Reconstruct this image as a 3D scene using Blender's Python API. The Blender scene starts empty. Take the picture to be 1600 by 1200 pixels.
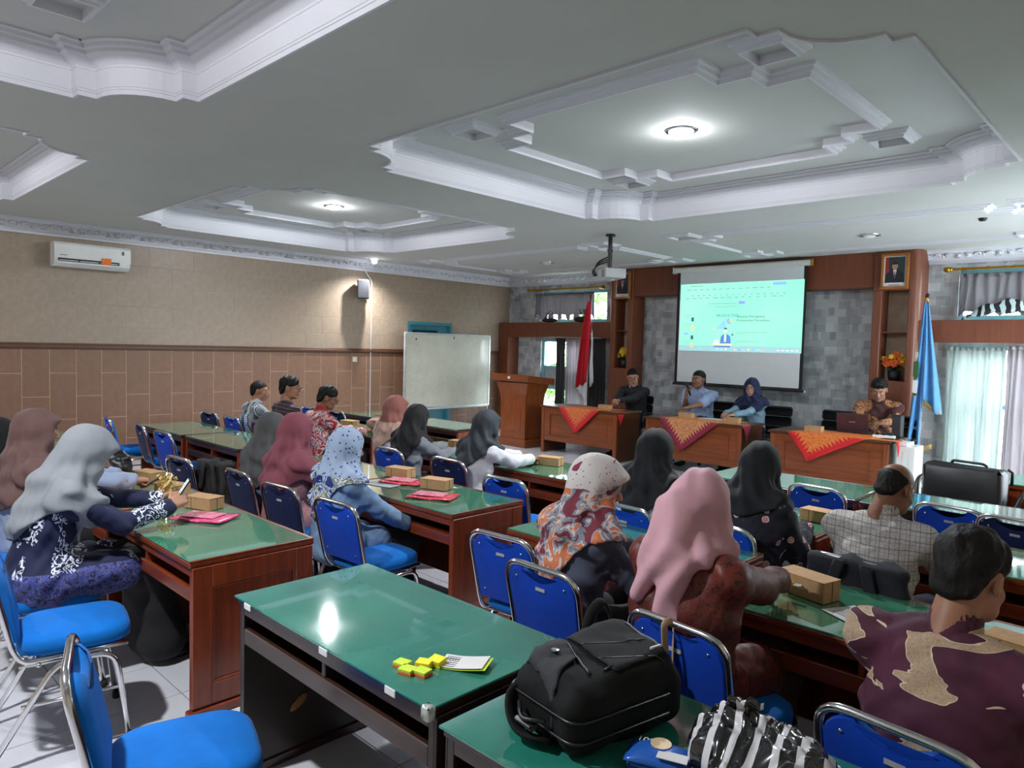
import bpy, math, random
import numpy as np
from mathutils import Vector, Matrix
from mathutils.geometry import tessellate_polygon
random.seed(7)
PI = math.pi
SC = bpy.context.scene
COL = SC.collection
EXPOSURE = 0.6
SKY = 11.5
LAMP_W = (85, 85, 110, 85)
DOWN_W = 230
HALO_W = 14
SCREEN_E = 1.0
# ---------------------------------------------------------------- camera, world, lights, exposure
F_PX, CAM_H = 1109.0, 1.72
def cam_axes(yaw, pitch, roll):
    cy, sy, cp, sp = math.cos(yaw), math.sin(yaw), math.cos(pitch), math.sin(pitch)
    f = Vector((-sy * cp, cy * cp, -sp)); r = Vector((cy, sy, 0)); u = r.cross(f)
    cr, sr = math.cos(roll), math.sin(roll)
    return cr * r + sr * u, -sr * r + cr * u, f
cam = bpy.data.cameras.new('camera'); camo = bpy.data.objects.new('camera', cam); COL.objects.link(camo)
r_, u_, f_ = cam_axes(math.radians(43.89), math.radians(3.06), math.radians(1.505))
camo.matrix_world = Matrix(((r_.x, u_.x, -f_.x, 0), (r_.y, u_.y, -f_.y, 0), (r_.z, u_.z, -f_.z, CAM_H), (0, 0, 0, 1)))
cam.sensor_fit = 'HORIZONTAL'; cam.sensor_width = 36.0; cam.lens = F_PX / 1600 * 36.0
cam.clip_start = 0.05; cam.clip_end = 200
SC.camera = camo
SC.view_settings.view_transform = 'Standard'; SC.view_settings.look = 'None'
SC.view_settings.exposure = EXPOSURE; SC.view_settings.gamma = 1.0; SC.view_settings.use_curve_mapping = False
w = bpy.data.worlds.new('sky'); SC.world = w; w.use_nodes = True
_bg = w.node_tree.nodes['Background']; _bg.inputs[0].default_value = (0.82, 0.93, 1.0, 1); _bg.inputs[1].default_value = SKY
def lamp(name, kind, loc, power, color, size=0.1, rot=None, size_y=None, spot=None):
    l = bpy.data.lights.new(name, kind); l.energy = power; l.color = color
    if kind == 'AREA':
        l.size = size
        if size_y: l.shape = 'RECTANGLE'; l.size_y = size_y
    else: l.shadow_soft_size = size
    if kind == 'SPOT' and spot: l.spot_size = spot; l.spot_blend = .9 if spot < 3 else .01
    o = bpy.data.objects.new(name, l); COL.objects.link(o); o.location = loc
    if rot: o.rotation_euler = rot
    return o
TRAYS = [(-4.85, -0.98, 2.98, 6.64), (-9.58, -5.98, 2.98, 6.68), (-4.86, -0.98, -1.85, 1.77), (-9.58, -5.98, -1.85, 1.77)]
ZC, ZI = 3.13, 3.385
LAMPS = [((x0 + x1) / 2, (y0 + y1) / 2) for x0, x1, y0, y1 in TRAYS]
for i, (x, y) in enumerate(LAMPS):
    lamp('tray_lamp_light', 'SPOT', (x, y, ZI - .044), LAMP_W[i], (0.93, 0.955, 1.0), .05, spot=PI * .999)
    lamp('tray_down_light', 'SPOT', (x, y, ZI - .066), DOWN_W, (0.93, 0.955, 1.0), .07, spot=2.75)
    lamp('tray_halo_light', 'POINT', (x, y, ZI - .05), HALO_W, (0.93, 0.96, 1.0), .03)
lamp('wall_downlight_light', 'SPOT', (-10.05, 7.03, ZC - .1), 190, (0.97, 0.98, 1.0), .03, spot=2.5)

# ---------------------------------------------------------------- helpers
class MB:
    """collects shapes into one mesh"""
    def __init__(s): s.v = []; s.f = []; s.mi = []; s.m = 0
    def add(s, vs, fs):
        o = len(s.v); s.v += [tuple(p) for p in vs]; s.f += [tuple(i + o for i in f) for f in fs]; s.mi += [s.m] * len(fs); return s
    def box(s, x0, x1, y0, y1, z0, z1, M=None):
        vs = [(x, y, z) for z in (z0, z1) for y in (y0, y1) for x in (x0, x1)]
        if M is not None: vs = [M @ Vector(p) for p in vs]
        return s.add(vs, [(0, 2, 3, 1), (4, 5, 7, 6), (0, 1, 5, 4), (2, 6, 7, 3), (0, 4, 6, 2), (1, 3, 7, 5)])
    def bbox(s, x0, x1, y0, y1, z0, z1, b=.008, M=None):
        """box with chamfered edges"""
        xs = (x0, x0 + b, x1 - b, x1); ys = (y0, y0 + b, y1 - b, y1); zs = (z0, z0 + b, z1 - b, z1)
        vs = []; idx = {}
        def V(i, j, k):
            if (i, j, k) not in idx: idx[(i, j, k)] = len(vs); vs.append((xs[i], ys[j], zs[k]))
            return idx[(i, j, k)]
        fs = [(V(0, 1, 1), V(0, 1, 2), V(0, 2, 2), V(0, 2, 1)), (V(3, 1, 1), V(3, 2, 1), V(3, 2, 2), V(3, 1, 2)),
              (V(1, 0, 1), V(2, 0, 1), V(2, 0, 2), V(1, 0, 2)), (V(1, 3, 1), V(1, 3, 2), V(2, 3, 2), V(2, 3, 1)),
              (V(1, 1, 0), V(1, 2, 0), V(2, 2, 0), V(2, 1, 0)), (V(1, 1, 3), V(2, 1, 3), V(2, 2, 3), V(1, 2, 3))]
        for i, a in ((1, 0), (2, 3)):
            for j, c in ((1, 0), (2, 3)):
                fs.append((V(a, j, 1), V(a, j, 2), V(i, c, 2), V(i, c, 1)))
                fs.append((V(a, 1, j), V(a, 2, j), V(i, 2, c), V(i, 1, c)))
                fs.append((V(1, a, j), V(2, a, j), V(2, i, c), V(1, i, c)))
                for k, d in ((1, 0), (2, 3)): fs.append((V(a, j, k), V(i, c, k), V(i, j, d)))
        if M is not None: vs = [M @ Vector(p) for p in vs]
        return s.add(vs, fs)
    def tube(s, pts, r, n=8, closed=False, cap=True, sx=1.0):
        P = [Vector(p) for p in pts]; m = len(P)
        rs = r if isinstance(r, (list, tuple)) else [r] * m
        t = (P[1] - P[0]).normalized()
        a = t.orthogonal().normalized() if abs(t.z) > .9 else Vector((0, 0, 1)).cross(t).normalized()
        vs = []
        for i in range(m):
            if closed: tt = (P[(i + 1) % m] - P[i - 1]).normalized()
            else: tt = (P[min(i + 1, m - 1)] - P[max(i - 1, 0)]).normalized()
            a = (a - tt * a.dot(tt))
            a = a.normalized() if a.length > 1e-6 else tt.orthogonal().normalized()
            b = tt.cross(a)
            for k in range(n):
                th = 2 * PI * k / n
                vs.append(P[i] + rs[i] * (sx * math.cos(th) * a + math.sin(th) * b))
        fs = []
        for i in range(m if closed else m - 1):
            j = (i + 1) % m
            for k in range(n): fs.append((i * n + k, i * n + (k + 1) % n, j * n + (k + 1) % n, j * n + k))
        if cap and not closed: fs += [tuple(range(n - 1, -1, -1)), tuple((m - 1) * n + k for k in range(n))]
        return s.add(vs, fs)
    def lathe(s, prof, n=16, M=None, cap=True):
        vs = []; m = len(prof)
        for r, z in prof:
            for k in range(n): vs.append((r * math.cos(2 * PI * k / n), r * math.sin(2 * PI * k / n), z))
        fs = [(i * n + k, i * n + (k + 1) % n, (i + 1) * n + (k + 1) % n, (i + 1) * n + k) for i in range(m - 1) for k in range(n)]
        if cap: fs += [tuple(range(n - 1, -1, -1)), tuple((m - 1) * n + k for k in range(n))]
        if M is not None: vs = [M @ Vector(p) for p in vs]
        return s.add(vs, fs)
    def prism(s, poly, z0, z1, M=None):
        n = len(poly); vs = [(x, y, z0) for x, y in poly] + [(x, y, z1) for x, y in poly]
        fs = [tuple(range(n - 1, -1, -1)), tuple(range(n, 2 * n))] + [(i, (i + 1) % n, n + (i + 1) % n, n + i) for i in range(n)]
        if M is not None: vs = [M @ Vector(p) for p in vs]
        return s.add(vs, fs)
    def sphere(s, c, r, nu=12, nv=8):
        rx, ry, rz = r if isinstance(r, (tuple, list)) else (r, r, r)
        vs = [(c[0], c[1], c[2] - rz)]
        for i in range(1, nv):
            ph = PI * i / nv
            for k in range(nu):
                th = 2 * PI * k / nu
                vs.append((c[0] + rx * math.sin(ph) * math.cos(th), c[1] + ry * math.sin(ph) * math.sin(th), c[2] - rz * math.cos(ph)))
        vs.append((c[0], c[1], c[2] + rz)); fs = []
        for k in range(nu): fs.append((0, 1 + (k + 1) % nu, 1 + k))
        for i in range(nv - 2):
            for k in range(nu): fs.append((1 + i * nu + k, 1 + i * nu + (k + 1) % nu, 1 + (i + 1) * nu + (k + 1) % nu, 1 + (i + 1) * nu + k))
        t = len(vs) - 1
        for k in range(nu): fs.append((t, 1 + (nv - 2) * nu + k, 1 + (nv - 2) * nu + (k + 1) % nu))
        return s.add(vs, fs)
    def grid(s, fn, nu, nv):
        vs = [fn(u / nu, v / nv) for v in range(nv + 1) for u in range(nu + 1)]
        return s.add(vs, [(v * (nu + 1) + u, v * (nu + 1) + u + 1, (v + 1) * (nu + 1) + u + 1, (v + 1) * (nu + 1) + u) for v in range(nv) for u in range(nu)])
    def sheet(s, fn, nu, nv, th):
        """thick cloth: fn(u,v)->point; closed shell of thickness th along the surface normal"""
        P = [[Vector(fn(u / nu, v / nv)) for u in range(nu + 1)] for v in range(nv + 1)]
        top = []; bot = []
        for v in range(nv + 1):
            for u in range(nu + 1):
                du = P[v][min(u + 1, nu)] - P[v][max(u - 1, 0)]; dv = P[min(v + 1, nv)][u] - P[max(v - 1, 0)][u]
                nrm = du.cross(dv); nrm = nrm.normalized() if nrm.length > 1e-9 else Vector((0, 0, 1))
                top.append(P[v][u] + nrm * th / 2); bot.append(P[v][u] - nrm * th / 2)
        W_ = nu + 1; N = len(top); fs = []
        for v in range(nv):
            for u in range(nu):
                a, b, c, d = v * W_ + u, v * W_ + u + 1, (v + 1) * W_ + u + 1, (v + 1) * W_ + u
                fs += [(a, b, c, d), (N + d, N + c, N + b, N + a)]
        for u in range(nu):
            fs += [(u + 1, u, N + u, N + u + 1), (nv * W_ + u, nv * W_ + u + 1, N + nv * W_ + u + 1, N + nv * W_ + u)]
        for v in range(nv):
            a, d = v * W_, (v + 1) * W_; fs.append((a, d, N + d, N + a))
            b, c = v * W_ + nu, (v + 1) * W_ + nu; fs.append((c, b, N + b, N + c))
        return s.add(top + bot, fs)
    def build(s, name, mats, parent=None, smooth=None, loc=None):
        me = bpy.data.meshes.new(name); me.from_pydata(s.v, [], s.f)
        if not isinstance(mats, (list, tuple)): mats = [mats]
        for m in mats: me.materials.append(m)
        if len(mats) > 1: me.polygons.foreach_set('material_index', s.mi)
        if smooth:
            me.polygons.foreach_set('use_smooth', [True] * len(me.polygons))
            if smooth is not True: me.set_sharp_from_angle(angle=math.radians(smooth))
        me.update()
        return link(name, me, parent, loc)
def link(name, me, parent=None, loc=None):
    o = bpy.data.objects.new(name, me); COL.objects.link(o)
    if parent is not None: o.parent = parent
    if loc is not None: o.location = loc
    return o
def npmesh(name, V, Fq, mats, parent=None, smooth=True):
    """mesh from numpy quads"""
    me = bpy.data.meshes.new(name)
    n, m = len(V), len(Fq); k = Fq.shape[1]
    me.vertices.add(n); me.vertices.foreach_set('co', np.ascontiguousarray(V, dtype=np.float32).ravel())
    me.loops.add(m * k); me.loops.foreach_set('vertex_index', np.ascontiguousarray(Fq, dtype=np.int32).ravel())
    me.polygons.add(m); me.polygons.foreach_set('loop_start', np.arange(0, m * k, k, dtype=np.int32))
    me.polygons.foreach_set('use_smooth', np.ones(m, dtype=bool))
    for q in (mats if isinstance(mats, (list, tuple)) else [mats]): me.materials.append(q)
    me.update(calc_edges=True)
    return link(name, me, parent)
def tag(o, label, cat, group=None, kind=None):
    if label: o['label'] = label
    if cat: o['category'] = cat
    if group: o['group'] = group
    if kind: o['kind'] = kind
    return o
def thing(name, label, cat, loc=(0, 0, 0), rz=0, group=None):
    o = bpy.data.objects.new(name, None); COL.objects.link(o); o.location = loc; o.rotation_euler = (0, 0, rz)
    o.empty_display_size = .1
    return tag(o, label, cat, group)
def struct(o): o['kind'] = 'structure'; return o
def kids(o): return [c for c in ALLKIDS.get(o.name, [])]
def dup(root, loc, rz, label, group=None):
    r = root.copy(); COL.objects.link(r); r.location = loc; r.rotation_euler = (0, 0, rz); r['label'] = label
    if group: r['group'] = group
    for ch in root.children:
        c = ch.copy(); COL.objects.link(c); c.parent = r
        for g in ch.children:
            d = g.copy(); COL.objects.link(d); d.parent = c
    return r
def arcpts(pts, rad, n=5, closed=False):
    """polyline with rounded corners"""
    P = [Vector(p) for p in pts]; out = []; m = len(P)
    for i in range(m):
        if not closed and i in (0, m - 1): out.append(P[i]); continue
        a, b, c = P[i - 1], P[i], P[(i + 1) % m]
        d1 = (a - b); d2 = (c - b); r = min(rad, d1.length * .48, d2.length * .48)
        p, q = b + d1.normalized() * r, b + d2.normalized() * r
        for k in range(n + 1):
            t = k / n; out.append((1 - t) ** 2 * p + 2 * t * (1 - t) * b + t * t * q)
    return out

# ---------------------------------------------------------------- materials
def srgb(r, g, b): return tuple(((c / 255) / 12.92 if c / 255 <= .04045 else ((c / 255 + .055) / 1.055) ** 2.4) for c in (r, g, b)) + (1,)
class NT:
    def __init__(s, name):
        s.m = bpy.data.materials.new(name); s.m.use_nodes = True; s.t = s.m.node_tree; s.t.nodes.clear()
        s.out = s.n('ShaderNodeOutputMaterial'); s.b = s.n('ShaderNodeBsdfPrincipled'); s.l(s.b.outputs[0], s.out.inputs[0])
    def n(s, t, **kw):
        x = s.t.nodes.new(t)
        for k, v in kw.items(): setattr(x, k, v)
        return x
    def l(s, a, b): s.t.links.new(a, b)
    def set(s, **kw):
        for k, v in kw.items():
            i = s.b.inputs[k.replace('_', ' ')]
            if hasattr(v, 'is_linked') or str(type(v)).find('NodeSocket') >= 0: s.l(v, i)
            else: i.default_value = v
        return s
    def coord(s, kind='Object', scale=None, rot=None, loc=None):
        c = s.n('ShaderNodeTexCoord').outputs[kind]
        if scale is None and rot is None and loc is None: return c
        mp = s.n('ShaderNodeMapping'); s.l(c, mp.inputs[0])
        if scale: mp.inputs['Scale'].default_value = scale if isinstance(scale, tuple) else (scale,) * 3
        if rot: mp.inputs['Rotation'].default_value = rot
        if loc: mp.inputs['Location'].default_value = loc
        return mp.outputs[0]
    def noise(s, vec, scale=5, detail=3, rough=.55, dist=0, out=0):
        x = s.n('ShaderNodeTexNoise'); s.l(vec, x.inputs['Vector']); x.inputs['Scale'].default_value = scale
        x.inputs['Detail'].default_value = detail; x.inputs['Roughness'].default_value = rough; x.inputs['Distortion'].default_value = dist
        return x.outputs[out]
    def vor(s, vec, scale=5, feature='F1', dist='EUCLIDEAN', rnd=1.0, out='Distance'):
        x = s.n('ShaderNodeTexVoronoi', feature=feature); s.l(vec, x.inputs['Vector']); x.inputs['Scale'].default_value = scale
        if feature not in ('DISTANCE_TO_EDGE',): x.distance = dist
        x.inputs['Randomness'].default_value = rnd
        return x.outputs[out]
    def ramp(s, fac, stops, interp='LINEAR'):
        x = s.n('ShaderNodeValToRGB'); x.color_ramp.interpolation = interp; s.l(fac, x.inputs[0]); e = x.color_ramp.elements
        while len(e) < len(stops): e.new(.5)
        for i, (p, c) in enumerate(stops): e[i].position = p; e[i].color = c if len(c) == 4 else tuple(c) + (1,)
        return x.outputs[0]
    def math(s, op, a, b=None, c=None):
        x = s.n('ShaderNodeMath', operation=op)
        for i, q in enumerate((a, b, c)):
            if q is None: continue
            if isinstance(q, (int, float)): x.inputs[i].default_value = q
            else: s.l(q, x.inputs[i])
        return x.outputs[0]
    def mix(s, fac, a, b):
        x = s.n('ShaderNodeMix', data_type='RGBA')
        for i, q in ((0, fac), (6, a), (7, b)):
            if isinstance(q, (int, float, tuple)): x.inputs[i].default_value = q
            else: s.l(q, x.inputs[i])
        return x.outputs[2]
    def xyz(s, vec):
        x = s.n('ShaderNodeSeparateXYZ'); s.l(vec, x.inputs[0]); return x.outputs
    def bump(s, h, strength=.3, dist=.01):
        x = s.n('ShaderNodeBump'); x.inputs['Strength'].default_value = strength; x.inputs['Distance'].default_value = dist
        s.l(h, x.inputs['Height']); s.l(x.outputs[0], s.b.inputs['Normal']); return s
    def rnd(s): return s.n('ShaderNodeObjectInfo').outputs['Random']
MATS = {}
def plain(name, rgb, rough=.5, metal=0, var=.12, vs=8, bump=0, bs=60, **kw):
    """base colour with a slight procedural mottling"""
    if name in MATS: return MATS[name]
    t = NT(name); c = srgb(*rgb); v = t.coord()
    d = tuple(x * (1 - var) for x in c[:3]) + (1,); l = tuple(min(1, x * (1 + var)) for x in c[:3]) + (1,)
    t.set(Base_Color=t.ramp(t.noise(v, vs), [(.3, d), (.7, l)]), Roughness=rough, Metallic=metal)
    for k, x in kw.items(): t.b.inputs[k.replace('_', ' ')].default_value = x
    if bump: t.bump(t.noise(v, bs, 4), bump, .004)
    MATS[name] = t.m; return t.m
def cloth(name, rgb, var=.18, rough=.85, weave=400, sheen=.03):
    if name in MATS: return MATS[name]
    t = NT(name); c = srgb(*rgb); v = t.coord()
    d = tuple(x * (1 - var) for x in c[:3]) + (1,); l = tuple(min(1, x * (1 + var)) for x in c[:3]) + (1,)
    t.set(Base_Color=t.ramp(t.noise(v, 9, 4), [(.3, d), (.7, l)]), Roughness=rough, Sheen_Weight=sheen)
    t.bump(t.noise(v, weave, 2), .25, .001)
    MATS[name] = t.m; return t.m
def wood(name, dark, mid, axis='x', rough=.32, coat=.25, scale=1.0):
    if name in MATS: return MATS[name]
    t = NT(name); s = {'x': (1.2, 18, 18), 'y': (18, 1.2, 18), 'z': (18, 18, 1.2)}[axis]
    v = t.coord(scale=tuple(k * scale for k in s)); n = t.noise(v, 1.6, 5, .6, .6)
    big = t.noise(t.coord(scale=2.0), 1.0, 2)
    col = t.ramp(n, [(.25, srgb(*dark)), (.75, srgb(*mid))])
    t.set(Base_Color=t.mix(t.math('MULTIPLY', big, .35), col, srgb(*dark)), Roughness=rough, Coat_Weight=coat, Coat_Roughness=.15)
    MATS[name] = t.m; return t.m
def emit(name, rgb, strength):
    if name in MATS: return MATS[name]
    t = NT(name); t.set(Base_Color=srgb(*rgb), Emission_Color=srgb(*rgb), Emission_Strength=strength, Roughness=.6); MATS[name] = t.m; return t.m
WHITE = plain('white_plaster', (205, 205, 212), .75, var=.03, vs=2)
CEIL = plain('ceiling_paint', (186, 187, 184), .85, var=.03, vs=1.5)
CHROME = plain('chrome', (215, 215, 218), .16, 1.0, var=.04)
BLACKP = plain('black_plastic', (22, 22, 24), .45, var=.2)
RUBBER = plain('rubber', (15, 15, 15), .8)
WHITEP = plain('white_plastic', (215, 216, 214), .35, var=.03)
GOLD = plain('brass', (176, 130, 40), .28, 1.0, var=.15)
GREYP = plain('grey_plastic', (165, 167, 168), .4, var=.05)
MAHO = wood('mahogany', (98, 38, 16), (150, 66, 32), 'z')
MAHOX = wood('mahogany_rail', (92, 36, 16), (142, 62, 30), 'x')
DARKW = wood('dark_walnut', (36, 22, 17), (66, 40, 30), 'x')
DARKZ = wood('dark_walnut_panel', (26, 18, 15), (44, 29, 23), 'z', .45)
FEAT = wood('feature_wood', (96, 48, 27), (126, 68, 40), 'z', .5, .08)
PODW = wood('podium_wood', (96, 44, 14), (146, 74, 28), 'x')
PODZ = wood('podium_wood_stile', (96, 44, 14), (150, 76, 30), 'z')
PODD = wood('podium_wood_side', (66, 34, 15), (96, 52, 24), 'z')
# ---------------------------------------------------------------- room shell
XL, XR, YB, YF = -10.52, 0.45, -2.8, 10.8
def tilemat(name, rgb, rough, bmp):
    t = NT(name); c = srgb(*rgb); r = t.rnd(); v = t.coord('Generated', scale=(1, 1, 1))
    n = t.noise(t.coord('Object', scale=14), 1, 5, .65)
    dk = tuple(x * .86 for x in c[:3]) + (1,); lt = tuple(x * 1.1 for x in c[:3]) + (1,)
    base = t.ramp(n, [(.3, dk), (.7, lt)])
    t.set(Base_Color=t.mix(t.math('MULTIPLY', r, .22), base, tuple(x * .72 for x in c[:3]) + (1,)), Roughness=rough)
    t.bump(t.noise(t.coord('Object', scale=60), 1, 4), bmp, .003)
    return t.m
T_UP = tilemat('wall_tile_cream', (148, 131, 113), .42, .25)
T_LO = tilemat('wall_tile_brown', (122, 91, 71), .5, .3)
GROUT = plain('tile_grout', (176, 158, 136), .8)
GROUTD = plain('tile_grout_dark', (206, 176, 144), .8)
FLT = NT('floor_tile'); _n = FLT.noise(FLT.coord('Object', scale=3), 1, 4)
FLT.set(Base_Color=FLT.mix(FLT.math('MULTIPLY', FLT.rnd(), .25), FLT.ramp(_n, [(.3, srgb(186, 187, 192)), (.7, srgb(204, 205, 209))]), srgb(176, 176, 180)), Roughness=.3, Coat_Weight=.2)
FLG = plain('floor_grout', (84, 84, 86), .8)

wl = MB(); wl.m = 0
DOOR = (8.12, 9.2, 2.13)
wl.box(XL - .2, XL - .0008, YB, DOOR[0], 0, 1.57); wl.box(XL - .2, XL - .0008, DOOR[1], YF + .2, 0, 1.57)
wl.m = 1
wl.box(XL - .2, XL - .0008, YB, DOOR[0], 1.57, 3.3); wl.box(XL - .2, XL - .0008, DOOR[1], YF + .2, 1.57, 3.3); wl.box(XL - .2, XL - .0008, DOOR[0], DOOR[1], DOOR[2], 3.3)
wall_left = struct(wl.build('wall_left', [GROUTD, GROUT]))
wall_left['label'] = 'left wall, cream tiles above a brown rail and brown tiles below'
TILECACHE = {}
def wall_tile(y0, y1, z0, z1, mat, key):
    w_, h_ = round(y1 - y0, 3), round(z1 - z0, 3)
    if w_ < .02 or h_ < .02: return
    g = .0022
    k = (key, w_, h_)
    if k not in TILECACHE:
        b = MB(); c = .002; d = .008
        o = [(g, g), (w_ - g, g), (w_ - g, h_ - g), (g, h_ - g)]; i = [(g + c, g + c), (w_ - g - c, g + c), (w_ - g - c, h_ - g - c), (g + c, h_ - g - c)]
        vs = [(-d, a, e) for a, e in o] + [(-c, a, e) for a, e in o] + [(0, a, e) for a, e in i]
        fs = [(8, 9, 10, 11)] + [(j, (j + 1) % 4, 4 + (j + 1) % 4, 4 + j) for j in range(4)] + [(4 + j, 4 + (j + 1) % 4, 8 + (j + 1) % 4, 8 + j) for j in range(4)]
        b.add(vs, fs); ob = b.build('tile', mat, wall_left); TILECACHE[k] = ob.data
    else: ob = link('tile', TILECACHE[k], wall_left)
    ob.location = (XL + .002, y0, z0)
def clip_tile(y0, y1, z0, z1, mat, key):
    a, b, t = DOOR
    if z0 >= t or y1 <= a or y0 >= b: return wall_tile(y0, y1, z0, z1, mat, key)
    if y0 < a: wall_tile(y0, a, z0, z1, mat, key)
    if y1 > b: wall_tile(b, y1, z0, z1, mat, key)
    if z1 > t: wall_tile(max(y0, a), min(y1, b), t, z1, mat, key)
y = 2.125 - .3 * 16; k = 0
while y < YF - .01:
    js = [1.53, 1.22, .62, .02] if k % 2 else [1.53, .92, .32, .0]
    for z1, z0 in zip(js[:-1], js[1:]): clip_tile(y, min(y + .3, YF), z0, z1, T_LO, 'lo')
    y += .3; k += 1
for r, (z0, z1) in enumerate([(1.605, 1.84), (1.84, 2.12), (2.12, 2.40), (2.40, 2.68), (2.68, 2.955)]):
    y = 2.125 - .6 * 8 + (.3 if r % 2 == 0 else 0)
    while y < YF - .01:
        clip_tile(y, min(y + .6, YF), z0, z1, T_UP, 'up'); y += .6
b = MB()
for p0, p1 in ((YB, DOOR[0]), (DOOR[1], YF)):
    for z0, z1, d in ((1.528, 1.545, .016), (1.545, 1.585, .026), (1.585, 1.606, .02)): b.bbox(XL, XL + d, p0, p1, z0, z1, .004)
TRIMW = plain('trim_brown', (84, 52, 34), .45)
struct(b.build('trim_1', TRIMW))['label'] = 'dark brown dado rail along the left wall'
# teal door in the left wall, mostly behind the whiteboard
TEAL = plain('teal_paint', (46, 118, 132), .4, var=.06)
TEALD = plain('teal_glass', (24, 62, 78), .08, var=.2)
b = MB(); a0, a1, at = DOOR
b.box(XL - .14, XL + .0, a0, a0 + .06, 0, at); b.box(XL - .14, XL, a1 - .06, a1, 0, at); b.box(XL - .14, XL, a0 + .06, a1 - .06, at - .06, at)
d1 = struct(b.build('door_1', TEAL)); d1['label'] = 'teal door in the left wall behind the whiteboard'
b = MB(); b.box(XL - .11, XL - .07, a0 + .06, a1 - .06, .01, .95); b.box(XL - .11, XL - .07, a0 + .06, a0 + .16, .95, at - .06); b.box(XL - .11, XL - .07, a1 - .3, a1 - .06, .95, at - .06); b.box(XL - .11, XL - .07, a0 + .16, a1 - .3, 1.98, at - .06)
b.build('door_leaf', TEAL, d1); b = MB(); b.box(XL - .095, XL - .085, a0 + .16, a1 - .3, .95, 1.98); b.build('pane', TEALD, d1)

# front wall with window openings, patterned wallpaper
t = NT('patterned_wallpaper'); v = t.coord('Object', scale=(1, 1, 1))
xx, yy, zz = t.xyz(v); cmb = t.n('ShaderNodeCombineXYZ'); t.l(xx, cmb.inputs[0]); t.l(zz, cmb.inputs[1]); t.l(yy, cmb.inputs[2])
def bricks(w_, h_, c1, c2, off, frq, bias):
    b_ = t.n('ShaderNodeTexBrick'); mp = t.n('ShaderNodeMapping'); mp.inputs['Location'].default_value = (off, off * 1.7, 0); t.l(cmb.outputs[0], mp.inputs[0]); t.l(mp.outputs[0], b_.inputs['Vector'])
    b_.inputs['Scale'].default_value = 1; b_.inputs['Brick Width'].default_value = w_; b_.inputs['Row Height'].default_value = h_; b_.inputs['Mortar Size'].default_value = 0; b_.inputs['Bias'].default_value = bias
    b_.offset = .37; b_.offset_frequency = frq; b_.inputs['Color1'].default_value = c1; b_.inputs['Color2'].default_value = c2; b_.inputs['Mortar'].default_value = c1; return b_.outputs['Color']
big = bricks(.34, .2, (.84, .84, .84, 1), (1, 1, 1, 1), .13, 2, 0); mid = bricks(.17, .11, (.62, .63, .64, 1), (1, 1, 1, 1), .41, 3, .0); sml = bricks(.085, .12, (.4, .41, .43, 1), (1, 1, 1, 1), .77, 2, .42)
def mul(a, b_):
    x_ = t.n('ShaderNodeMix', data_type='RGBA', blend_type='MULTIPLY'); x_.inputs[0].default_value = 1; t.l(a, x_.inputs[6]); t.l(b_, x_.inputs[7]); return x_.outputs[2]
fine = t.noise(t.coord('Object', scale=(30, 30, 90)), 1, 4, .7)
base = t.mix(t.math('MULTIPLY', fine, .3), srgb(206, 210, 211), srgb(164, 170, 173))
t.set(Base_Color=mul(mul(mul(base, big), mid), sml), Roughness=.7)
WALLP = t.m
HOLES = [(-9.6, -8.06, .22, 1.88), (-9.6, -7.97, 2.22, 2.83), (-2.34, -.2, .04, 1.88), (-2.3, -.2, 2.22, 2.87)]
xs = sorted({XL, XR} | {h[0] for h in HOLES} | {h[1] for h in HOLES}); zs = sorted({0, 3.3} | {h[2] for h in HOLES} | {h[3] for h in HOLES})
b = MB()
for i in range(len(xs) - 1):
    for j in range(len(zs) - 1):
        cx, cz = (xs[i] + xs[i + 1]) / 2, (zs[j] + zs[j + 1]) / 2
        if any(h[0] < cx < h[1] and h[2] < cz < h[3] for h in HOLES): continue
        b.box(xs[i], xs[i + 1], YF, YF + .18, zs[j], zs[j + 1])
struct(b.build('wall_front', WALLP))['label'] = 'front wall with grey patchwork wallpaper'
RW = (6.9, 10.3, .85, 2.5)  # opening for the added window, out of view
b = MB(); b.box(XR, XR + .2, YB, RW[0], 0, 3.3); b.box(XR, XR + .2, RW[1], YF + .18, 0, 3.3); b.box(XR, XR + .2, RW[0], RW[1], 0, RW[2]); b.box(XR, XR + .2, RW[0], RW[1], RW[3], 3.3)
struct(b.build('wall_right', plain('wall_paint', (190, 178, 160), .7)))
b = MB(); b.box(XL - .2, XR + .2, YB - .2, YB, 0, 3.3); struct(b.build('wall_back', plain('wall_paint', (190, 178, 160), .7)))

# floor: bed plus tiles
b = MB(); b.box(XL - .2, XR + .2, YB - .2, YF + .2, -.15, -.006); floor = struct(b.build('floor', FLG)); floor['label'] = 'pale grey tiled floor'
S = .4; FX, FY = -3.45, 1.335
def ftile_geo(bb, x, y, g=.0025, c=.0015):
    o = [(x + g, y + g), (x + S - g, y + g), (x + S - g, y + S - g), (x + g, y + S - g)]; i = [(x + g + c, y + g + c), (x + S - g - c, y + g + c), (x + S - g - c, y + S - g - c), (x + g + c, y + S - g - c)]
    vs = [(p, q, -.006) for p, q in o] + [(p, q, -c) for p, q in o] + [(p, q, 0) for p, q in i]
    bb.add(vs, [(8, 9, 10, 11)] + [(j, (j + 1) % 4, 4 + (j + 1) % 4, 4 + j) for j in range(4)] + [(4 + j, 4 + (j + 1) % 4, 8 + (j + 1) % 4, 8 + j) for j in range(4)])
b = MB(); ftile_geo(b, 0, 0); ft = None; rest = MB()
i0, i1 = math.floor((XL - FX) / S), math.ceil((XR - FX) / S); j0, j1 = math.floor((YB - FY) / S), math.ceil((YF - FY) / S)
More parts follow.
